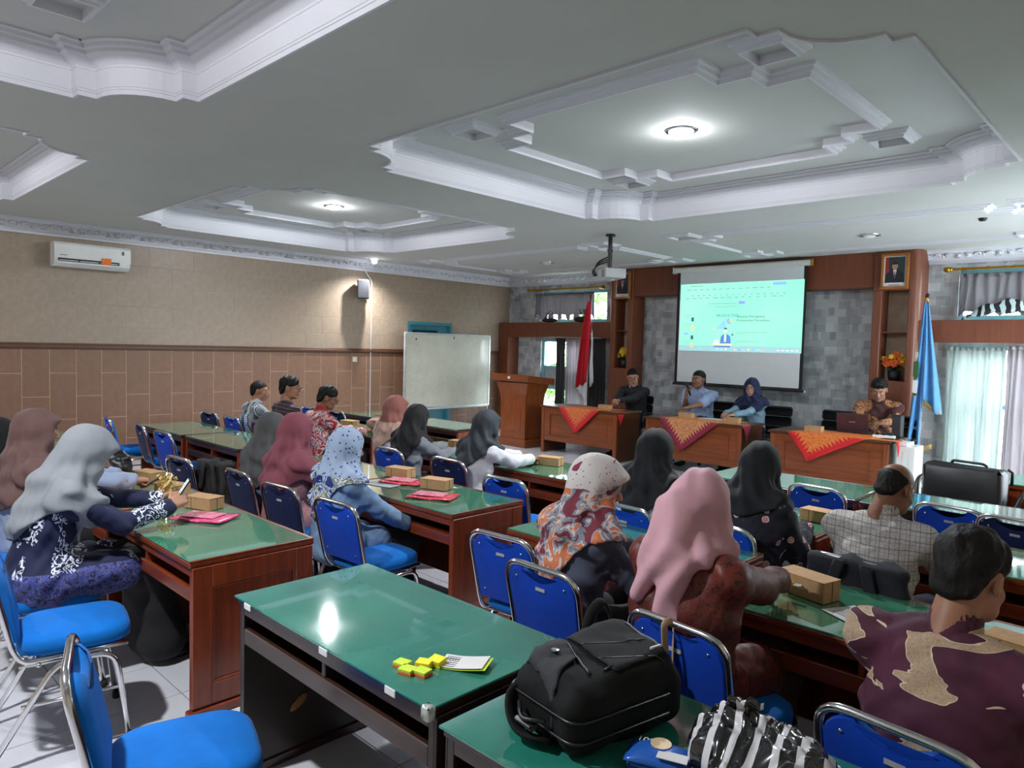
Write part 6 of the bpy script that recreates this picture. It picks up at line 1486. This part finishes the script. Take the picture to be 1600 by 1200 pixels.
paper('white sheet on the desk near the patterned headscarf', -1.62, 2.95, .3, .12, .16)
paper('grey folder standing open beside the patterned headscarf', -1.72, 2.9, .1, .11, .14, plain('folder_grey', (150, 146, 150), .35), .745, False)
paper('white sheet on the middle speakers table', -4.85, 9.1, .1, .15, .1, PAPER, .772, False)
paper('white sheet on the desk before the man in purple batik', -.84, 2.8, -.5, .13, .08, PAPER)
o = thing('paper_strip', 'folded white paper strip at the far edge of the backpack desk', 'paper', (-.62, 1.73, .733), -.3)
b = MB(); b.bbox(-.1, .1, -.018, .018, 0, .012, .002); b.build('strip', PAPER, o); b = MB(); b.bbox(-.09, .07, -.016, .016, .0125, .018, .002); b.build('top_fold', PAPER, o)
YEL, ORN, LIM = plain('note_yellow', (240, 226, 40), .6, var=.05), plain('note_orange', (226, 110, 60), .6, var=.05), plain('note_lime', (196, 222, 50), .6, var=.05)
for k, (x, y, rz, lb, h_) in enumerate(((-1.7, 1.315, .25, 'leftmost stack of yellow-green sticky notes', .016), (-1.655, 1.3, .3, 'front stack of yellow-green sticky notes, middle bottom', .016), (-1.615, 1.325, .2, 'right stack of lime sticky notes below the tent-shaped one', .016), (-1.65, 1.36, .5, 'small yellow sticky note stack behind the others', .02), (-1.635, 1.4, .2, 'rearmost yellow sticky note stack lying askew', .022))):
    t = thing('sticky_notes', lb, 'sticky notes', (x, y, .7315), rz, 'sticky note stacks')
    s = .024
    b = MB(); b.bbox(-s, s, -s * .8, s * .8, 0, h_ * .5, .0008); b.build('lower_pad', ORN if k < 3 else YEL, t)
    b = MB(); b.bbox(-s + .001, s - .001, -s * .8, s * .8, h_ * .5 + .0002, h_, .0008, Matrix.Rotation(.12 if k == 4 else 0, 4, 'X')); b.build('upper_pad', LIM if k < 3 else YEL, t)
t = thing('label_card', 'white printed card with lime backing beside the sticky notes', 'card', (-1.57, 1.46, .7316), .5)
b = MB(); b.sheet(lambda u, v: (-.075 + .15 * u, -.045 + .09 * v, .002 + .022 * max(0, u - .3) ** 1.4), 10, 4, .0012); b.build('lime_backing', LIM, t)
b = MB(); b.sheet(lambda u, v: (-.08 + .145 * u, -.043 + .09 * v, .006 + .022 * max(0, u - .3) ** 1.4), 10, 4, .001); b.build('card', PAPER, t)
b = MB()
for k in range(6): b.box(-.07, -.07 + rn.uniform(.04, .09), .03 - .013 * k, .033 - .013 * k, .0068, .0072)
for k in range(5): b.box(-.068 + k * .009, -.064 + k * .009, .012, .024, .0068, .0073)
b.build('print', plain('print_dark', (60, 60, 62), .6), t)
# ---------------------------------------------------------------- backpack
FAB = NT('backpack_fabric'); _n = FAB.noise(FAB.coord('Object', scale=40), 1, 4); FAB.set(Base_Color=FAB.ramp(_n, [(.3, srgb(9, 10, 11)), (.7, srgb(16, 17, 18))]), Roughness=.8, Specular_IOR_Level=.25); FAB.bump(FAB.noise(FAB.coord('Object', scale=500), 1, 2), .4, .001); FAB = FAB.m
FAB2 = plain('backpack_panel', (24, 26, 28), .85, var=.08, bump=.3, bs=400); FAB3 = plain('backpack_flap', (42, 43, 47), .8, var=.08, bump=.3, bs=400); ZIP = plain('zip_black', (9, 9, 10), .35)
t = thing('backpack', 'black backpack lying on the near desk at the bottom of the picture', 'backpack', (-1.1, 1.5, .732), -.2)
g = SDF((-.2, -.25, -.02), (.2, .26, .26), .006)
g.u(g.bx((0, .0, .075), (.14, .19, .075), .045), .02); g.u(g.bx((.0, .02, .14), (.118, .16, .05), .035, rotmat(0, -.1, .12).T), .025); g.u(g.bx((.01, -.1, .12), (.105, .075, .05), .03, rotmat(0, .25, .1).T), .02)
g.D += .0035 * np.sin(38 * g.Y + 6 * np.sin(13 * g.X + 2)) * np.clip((.16 - g.Z) / .06, 0, 1) + .0022 * np.sin(45 * g.X - 22 * g.Y + 4 * np.sin(18 * g.Z))
BPD, BPL = g.D.copy(), g.lo
V, F_ = g.mesh(); npmesh('main_body', V, F_, FAB, t)
def topz(x, y):
    i_, j_ = int(round((x - BPL[0]) / .006)), int(round((y - BPL[1]) / .006)); c_ = np.nonzero(BPD[i_, j_] < 0)[0]
    return float(BPL[2] + .006 * c_[-1]) + .004 if len(c_) else .02
def on_top(pts): return [(x, y, topz(x, y)) for x, y in pts]
def patch(nm, fn, m, n=12, th=.005, up=.003):
    b = MB(); b.sheet(lambda u, v: (lambda p: (p[0], p[1], topz(*p) + up))(fn(u, v)), n, n, th); return b.build(nm, m, t, True)
patch('top_panel', lambda u, v: (-.1 + .2 * u, -.03 + .17 * v), FAB2)
patch('logo_flap', lambda u, v: (-.1 + .15 * u * (1 - .3 * v), -.16 + .11 * v - .03 * u), FAB3, up=.006)
lx_ = topz(-.04, -.12); b = MB(); b.lathe([(.011, 0), (.011, .003), (.006, .004)], 10, Matrix.Translation((-.04, -.115, lx_ + .011))); b.build('emblem', CHROME, t)
for x_ in (-.035, .035):
    b = MB(); b.tube([(p[0], p[1], p[2] + .0055) for p in on_top([(x_ + .01 * k, -.03 + .02 * k) for k in range(9)])], .0022, 5); b.build('seam', ZIP, t, True)
for pts in ([(.08, -.05 + .025 * k) for k in range(8)], [(-.1 + .022 * k, -.045 - .006 * k) for k in range(9)], [(-.12 + .025 * k, .15) for k in range(10)]):
    b = MB(); b.tube([(p[0], p[1], p[2] + .001) for p in on_top(pts)], .0042, 6); b.build('zip', ZIP, t, True)
for z_, e_ in ((.1, .002), (.05, .003)):
    b = MB(); b.tube(arcpts([(-.142 - e_, .1, z_), (-.142 - e_, -.192 - e_, z_ - .01), (.142 + e_, -.192 - e_, z_), (.142 + e_, .12, z_)], .05, 6), .004, 6); b.build('side_zip', ZIP, t, True)
b = MB(); b.bbox(.078, .086, .11, .15, topz(.08, .12), topz(.08, .12) + .008, .002); b.build('zip_pull', GREYP, t)
def strap(pts, w_, th, n=6, nm='shoulder_strap'):
    b = MB(); b.tube(arcpts(pts, .06, n), w_, 8, False, True, th); b.build(nm, FAB, t, True)
strap([(-.11, .14, .13), (-.16, .19, .2), (-.17, .165, .245), (-.16, .11, .22), (-.12, .05, .15)], .014, .35, nm='carry_handle')
strap([(-.09, -.15, .1), (-.11, -.2, .08), (-.07, -.23, .045), (-.02, -.235, .02), (.05, -.19, .02)], .024, .35)
strap([(-.13, -.05, .09), (-.158, -.1, .07), (-.14, -.17, .03), (-.08, -.205, .014)], .022, .4)
b = MB(); b.tube(arcpts([(-.06, -.21, .08), (-.02, -.235, .06), (.04, -.205, .07)], .02, 4), .006, 6); b.bbox(-.05, .02, -.235, -.205, .04, .055, .005); b.build('buckle', BLACKP, t, True)
# ---------------------------------------------------------------- striped plastic bag and wipes packet
ZB = NT('striped_plastic'); x, y, z = ZB.xyz(ZB.coord('Object')); n = ZB.noise(ZB.coord('Object'), 5, 2)
ZB.set(Base_Color=ZB.ramp(ZB.math('SINE', ZB.math('ADD', ZB.math('MULTIPLY', ZB.math('ADD', x, ZB.math('MULTIPLY', y, .5)), 115), ZB.math('MULTIPLY', n, 4))), [(.45, srgb(24, 24, 26)), (.5, srgb(206, 206, 210))]), Roughness=.15, Coat_Weight=.8)
t = thing('plastic_bag', 'black and white striped plastic bag at the bottom edge of the picture', 'bag', (-.66, 1.53, .732), -.25)
g = SDF((-.24, -.2, -.02), (.24, .2, .2), .0065); g.u(g.el((0, 0, .065), (.18, .14, .075)), .02); g.u(g.el((-.07, .02, .11), (.06, .05, .05)), .04); g.u(g.el((.09, .0, .08), (.08, .08, .06)), .03)
g.D += .006 * np.sin(34 * g.X + 8 * np.sin(20 * g.Y) + 15 * g.Z) + .004 * np.sin(70 * g.Y + 9 * np.sin(25 * g.X)); g.D = np.maximum(g.D, -g.Z)
V, F_ = g.mesh(); npmesh('bag_body', V, F_, ZB.m, t)
b = MB(); b.sheet(lambda u, v: (-.08 + .05 * u + .012 * math.sin(9 * v), .0 + .07 * (u - .5) * v, .13 + .055 * v + .01 * math.sin(12 * u)), 8, 5, .002); b.build('knot', ZB.m, t, True)
t = thing('wipes_packet', 'blue and white packet with a round beige badge at the bottom edge', 'packet', (-.86, 1.43, .732), .35)
b = MB(); b.sheet(lambda u, v: (-.075 + .15 * u, -.05 + .1 * v, .03 + .022 * (1 - abs(2 * u - 1) ** 3) * (1 - abs(2 * v - 1) ** 3)), 12, 10, .004); b.bbox(-.07, .07, -.045, .045, 0, .03, .01); b.build('packet', plain('packet_blue', (40, 96, 186), .25, coat := .12), t, True)
b = MB(); b.lathe([(.025, .0), (.025, .002), (.001, .0025)], 16, Matrix.Translation((.0, .012, .054))); b.build('badge', plain('badge_beige', (206, 178, 140), .5), t)
b = MB(); b.box(.0, .07, -.045, -.01, .0515, .053); b.build('white_panel', PAPER, t)
c = bpy.data.curves.new('lettering', 'FONT'); c.body = '100'; c.size = .028; c.extrude = .0003; c.materials.append(PAPER); o = text_mesh('lettering', c); o.parent = t; o.location = (-.06, .016, .0485)
# beige strap round a chair back
t = thing('bag_strap', 'beige leather strap hung over the top of a blue chair', 'strap', (-1.185, 2.0, .83), -.1)
b = MB(); b.tube(arcpts([(0, .03, -.3), (0, .022, -.05), (0, .02, .012), (0, -.03, .012), (.0, -.02, -.06), (-.012, .015, -.26)], .02, 4), .012, 8, False, True, .25); b.build('strap', plain('leather_beige', (176, 150, 122), .5), t, True)
b = MB(); b.bbox(-.016, .016, -.016, -.004, -.17, -.14, .003); b.build('buckle', GOLD, t)
# ---------------------------------------------------------------- things in hands
def hold(k, i, off): M, H = PEOPLE[k]['hands'][i]; p = PEOPLE[k]['W'] @ Vector(H + M @ np.asarray(off, f32)); return p
def phone(label, pos, rx_, rz, lit):
    t = thing('phone', label, 'phone', pos); t.rotation_euler = (rx_, 0, rz)
    b = MB(); b.bbox(-.036, .036, -.076, .076, -.004, .004, .003); b.build('case', BLACKP, t)
    b = MB(); b.box(-.033, .033, -.07, .07, .0041, .0046); s = b.build('display', emit('phone_glow', (176, 200, 206), .6) if lit else plain('phone_dark', (16, 18, 22), .1), t)
    if lit:
        b = MB()
        for k in range(5): b.box(-.025, .005 + .004 * k, .05 - .018 * k, .056 - .018 * k, .0047, .005)
        b.build('message', emit('phone_text', (90, 150, 140), .5), s)
h0 = (hold(3, 0, (0, .09, -.03)) + hold(3, 1, (0, .09, -.03))) / 2
phone('lit phone held by the woman in the light grey headscarf', h0 + Vector((.01, .0, .05)), 1.0, -.3, True)
h0 = hold(2, 1, (0, .1, -.03)); phone('dark phone held by the woman in the brown headscarf', h0 + Vector((.02, .03, .02)), .5, -.5, False)
h0 = hold(20, 1, (0, .08, -.028)); t = thing('microphone', 'black microphone held by the man in the light blue shirt', 'microphone', h0); t.rotation_euler = (.45, -.1, 0)
b = MB(); b.lathe([(.012, -.1), (.014, 0), (.018, .06), (.02, .065)], 12); b.build('handle', BLACKP, t, True); b = MB(); b.sphere((0, 0, .09), (.026, .026, .03), 12, 8); b.build('grille', plain('mic_mesh', (60, 60, 62), .5, .6), t, True)
h0 = hold(14, 1, (0, .09, -.03)); t = thing('yellow_wrapper', 'small yellow wrapped sweet in the hand before the long snack box', 'sweet', h0 + Vector((.03, .02, .0))); b = MB(); b.sphere((0, 0, 0), (.025, .014, .012), 8, 6); b.build('sweet', plain('wrapper_yellow', (220, 180, 60), .3), t, True)
b = MB(); b.sheet(lambda u, v: (.02 + .025 * u, -.014 + .028 * v, .004 * math.sin(9 * v)), 3, 4, .001); b.build('twist', PAPER, t)
# crisps in a clear bag
t = thing('crisps_bag', 'tall clear bag of pale yellow crisps between the snack boxes', 'bag', (-4.36, 1.6, .733), .3)
rn = random.Random(2); CR = plain('crisp_yellow', (214, 186, 112), .6, var=.25, vs=40)
b = MB()
for k in range(110):
    c = Vector((rn.gauss(0, .026), rn.gauss(0, .02), rn.uniform(.012, .17))); a = Vector((rn.uniform(-1, 1), rn.uniform(-1, 1), rn.uniform(-1, 1))).normalized() * .017; e = a.orthogonal().normalized() * .013; n_ = a.cross(e).normalized() * .004
    b.add([c - a, c + e + n_, c + a, c - e + n_, c - n_], [(0, 1, 4), (1, 2, 4), (2, 3, 4), (3, 0, 4), (0, 3, 1), (1, 3, 2)])
tag(b.build('crisps', CR, t), None, None, kind='stuff')
FILM = NT('clear_film'); a_ = FILM.n('ShaderNodeBsdfTransparent'); q_ = FILM.n('ShaderNodeBsdfGlossy'); q_.inputs['Roughness'].default_value = .12; m_ = FILM.n('ShaderNodeMixShader'); m_.inputs[0].default_value = .09; FILM.l(a_.outputs[0], m_.inputs[1]); FILM.l(q_.outputs[0], m_.inputs[2]); FILM.l(m_.outputs[0], FILM.out.inputs[0])
g = SDF((-.09, -.07, -.01), (.09, .07, .3), .006); g.u(g.rc((0, 0, .05), (0, 0, .14), .055, .04, ((1, 0, 0), 1.2)), .02); g.u(g.rc((0, 0, .15), (.025, 0, .24), .03, .006), .03); g.D += .003 * np.sin(60 * g.Z + 30 * g.X); g.D = np.maximum(g.D, -g.Z + .001)
V, F_ = g.mesh(); npmesh('film', V, F_, FILM.m, t)
# handbags and draped jackets
def blob(name, label, cat, loc, rz, parts, mat, extra=None, wrk=.005, h=.009):
    t = thing(name, label, cat, loc, rz); P_ = np.array([p[0] for p in parts]); R_ = np.array([p[1] for p in parts])
    g = SDF((P_ - R_).min(0) - .04, (P_ + R_).max(0) + .04, h)
    for c, r_ in parts: g.u(g.el(c, r_), .03)
    g.D += wrk * (np.sin(30 * g.X + 9 * np.sin(14 * g.Z)) + np.sin(34 * g.Z + 8 * np.sin(12 * g.Y))) * .7
    V, F_ = g.mesh(); npmesh('body', V, F_, mat, t); return t
t = blob('handbag', 'slouchy black handbag on the left desk behind the phones', 'bag', (-5.3, 1.55, .732), .2, [((0, 0, .1), (.22, .13, .1)), ((.05, .02, .16), (.14, .08, .06))], LEATH)
b = MB(); b.tube(arcpts([(-.12, 0, .17), (-.1, .02, .24), (.08, .02, .25), (.12, 0, .18)], .05, 5), .01, 6); b.build('handle', LEATH, t, True)
t = blob('handbag', 'flat peach handbag on the desk beyond the man in red batik', 'bag', (-6.62, 4.72, .732), .1, [((0, 0, .06), (.19, .08, .06)), ((0, 0, .09), (.14, .06, .045))], plain('leather_peach', (150, 108, 98), .45))
b = MB(); b.tube(arcpts([(-.09, 0, .11), (-.08, .02, .17), (.08, .02, .17), (.09, 0, .11)], .04, 5), .007, 6); b.build('handle', plain('leather_peach', (150, 108, 98), .45), t, True)
b = MB(); b.tube([(-.17, -.03, .1), (0, -.07, .105), (.17, -.03, .1)], .004, 6); b.build('zip', ZIP, t)
def jacket(label, x, y, rz, m, w_=.25, top=.85, down=.4):
    t = thing('jacket', label, 'jacket', (x, y, top), rz)
    g = SDF((-w_ - .08, -.16, -down - .04), (w_ + .08, .16, .06), .011)
    g.u(g.rc((-w_ + .1, 0, -.05), (w_ - .1, 0, -.04), .04, .04), .03); g.u(g.bx((0, -.045, -down * .55), (w_ - .01, .024, down * .5), .02), .04)
    for s in (-1, 1): g.u(g.rc((s * (w_ - .06), -.02, -.07), (s * (w_ + .0), -.05, -down + .05), .04, .03), .04)
    g.D = np.maximum(g.D, -g.bx((0, .02, -.4), (.19, .028, .4), .01)); g.D += .006 * np.sin(30 * g.X + 7 * np.sin(9 * g.Z)) + .003 * np.sin(40 * g.Z + 6 * np.sin(11 * g.X))
    V, F_ = g.mesh(); npmesh('cloth', V, F_, m, t)
    b = MB()
    for q in (-1, 1): b.sheet(lambda u, v, q=q: (q * (.03 + .05 * u + .05 * v), -.088 - .004 * v, -.02 - .2 * v), 4, 6, .006)
    b.build('lapel', m, t, True)
jacket('navy jacket draped over the chair of the man in the checked shirt', -1.0, 3.25, -.1, cloth('jacket_navy', (14, 18, 30), .2), .22, .855)
jacket('black jacket hung over a chair in the gap left of the grey headscarf', -5.05, 2.22, .1, cloth('jacket_black2', (20, 20, 22), .2), .23, .85)
# laptop, adapter, white cabinet
t = thing('laptop', 'open maroon-grey laptop on the right speakers table', 'laptop', (-2.98, 9.12, .772), .12)
LAP = plain('laptop_maroon', (74, 54, 60), .35, .3)
b = MB(); b.bbox(-.18, .18, .0, .24, 0, .016, .004); b.build('base', LAP, t); b = MB(); b.bbox(-.16, .16, .04, .14, .0162, .0172, .0004); b.build('keyboard', BLACKP, t)
b = MB(); M = Matrix.Translation((0, .005, .016)) @ Matrix.Rotation(.3, 4, 'X'); b.bbox(-.18, .18, -.005, .003, 0, .235, .003, M); b.build('lid', LAP, t)
b = MB(); b.box(-.035, .035, -.0056, -.0051, .12, .13, M); b.build('lid_badge', GREYP, t)
b = MB(); b.box(-.168, .168, .0032, .0036, .012, .225, M); b.build('display', emit('laptop_glow', (170, 200, 200), .5), t)
t = thing('power_strip', 'white power adapter with black plugs at the right end of the right speakers table', 'adapter', (-2.56, 8.9, .7715), .2)
b = MB(); b.bbox(-.12, .12, -.03, .03, 0, .03, .006); b.build('strip', WHITEP, t)
for k in range(3): b = MB(); b.bbox(-.09 + .07 * k, -.05 + .07 * k, -.02, .02, .0305, .06, .005); b.build('plug', BLACKP, t)
b = MB(); b.tube(arcpts([(.12, 0, .015), (.2, .02, .02), (.25, .05, -.1), (.22, .2, -.6), (.3, .3, -.755)], .06, 5), .006, 6); b.build('cable', BLACKP, t, True)
t = thing('white_cabinet', 'narrow white cabinet at the right end of the right speakers table', 'cabinet', (-2.27, 8.84, 0), 0)
b = MB(); b.bbox(-.1, .1, -.16, .16, 0, .72, .006); b.build('body', WHITEP, t)
for k in range(3): b = MB(); b.bbox(-.085 + .06 * k, -.035 + .06 * k, -.166, -.1605, .06, .66, .002); b.build('rib', WHITEP, t)
b = MB(); b.bbox(-.104, .02, -.168, .1, .722, .76, .006); b.build('socket_box', WHITEP, t)
t = thing('loudspeaker_box', 'slim black upright speaker beside the man in brown batik', 'loudspeaker', (-2.5, 9.2, .767), 0)
b = MB(); b.bbox(-.05, .05, -.06, .06, 0, .26, .006); b.build('cabinet', BLACKP, t); b = MB(); b.bbox(-.045, .045, -.066, -.0605, .02, .24, .003); b.build('grille', plain('speaker_grille', (44, 46, 52), .8), t)
t = thing('phone_white', 'white phone beside a dark one before the long black headscarf', 'phone', (-4.6, 4.45, .7325), .4); b = MB(); b.bbox(-.075, .075, -.036, .036, 0, .009, .003); b.build('case', WHITEP, t); b = MB(); b.bbox(-.05, .09, -.09, -.045, .0, .008, .003); b.build('dark_phone', BLACKP, t)
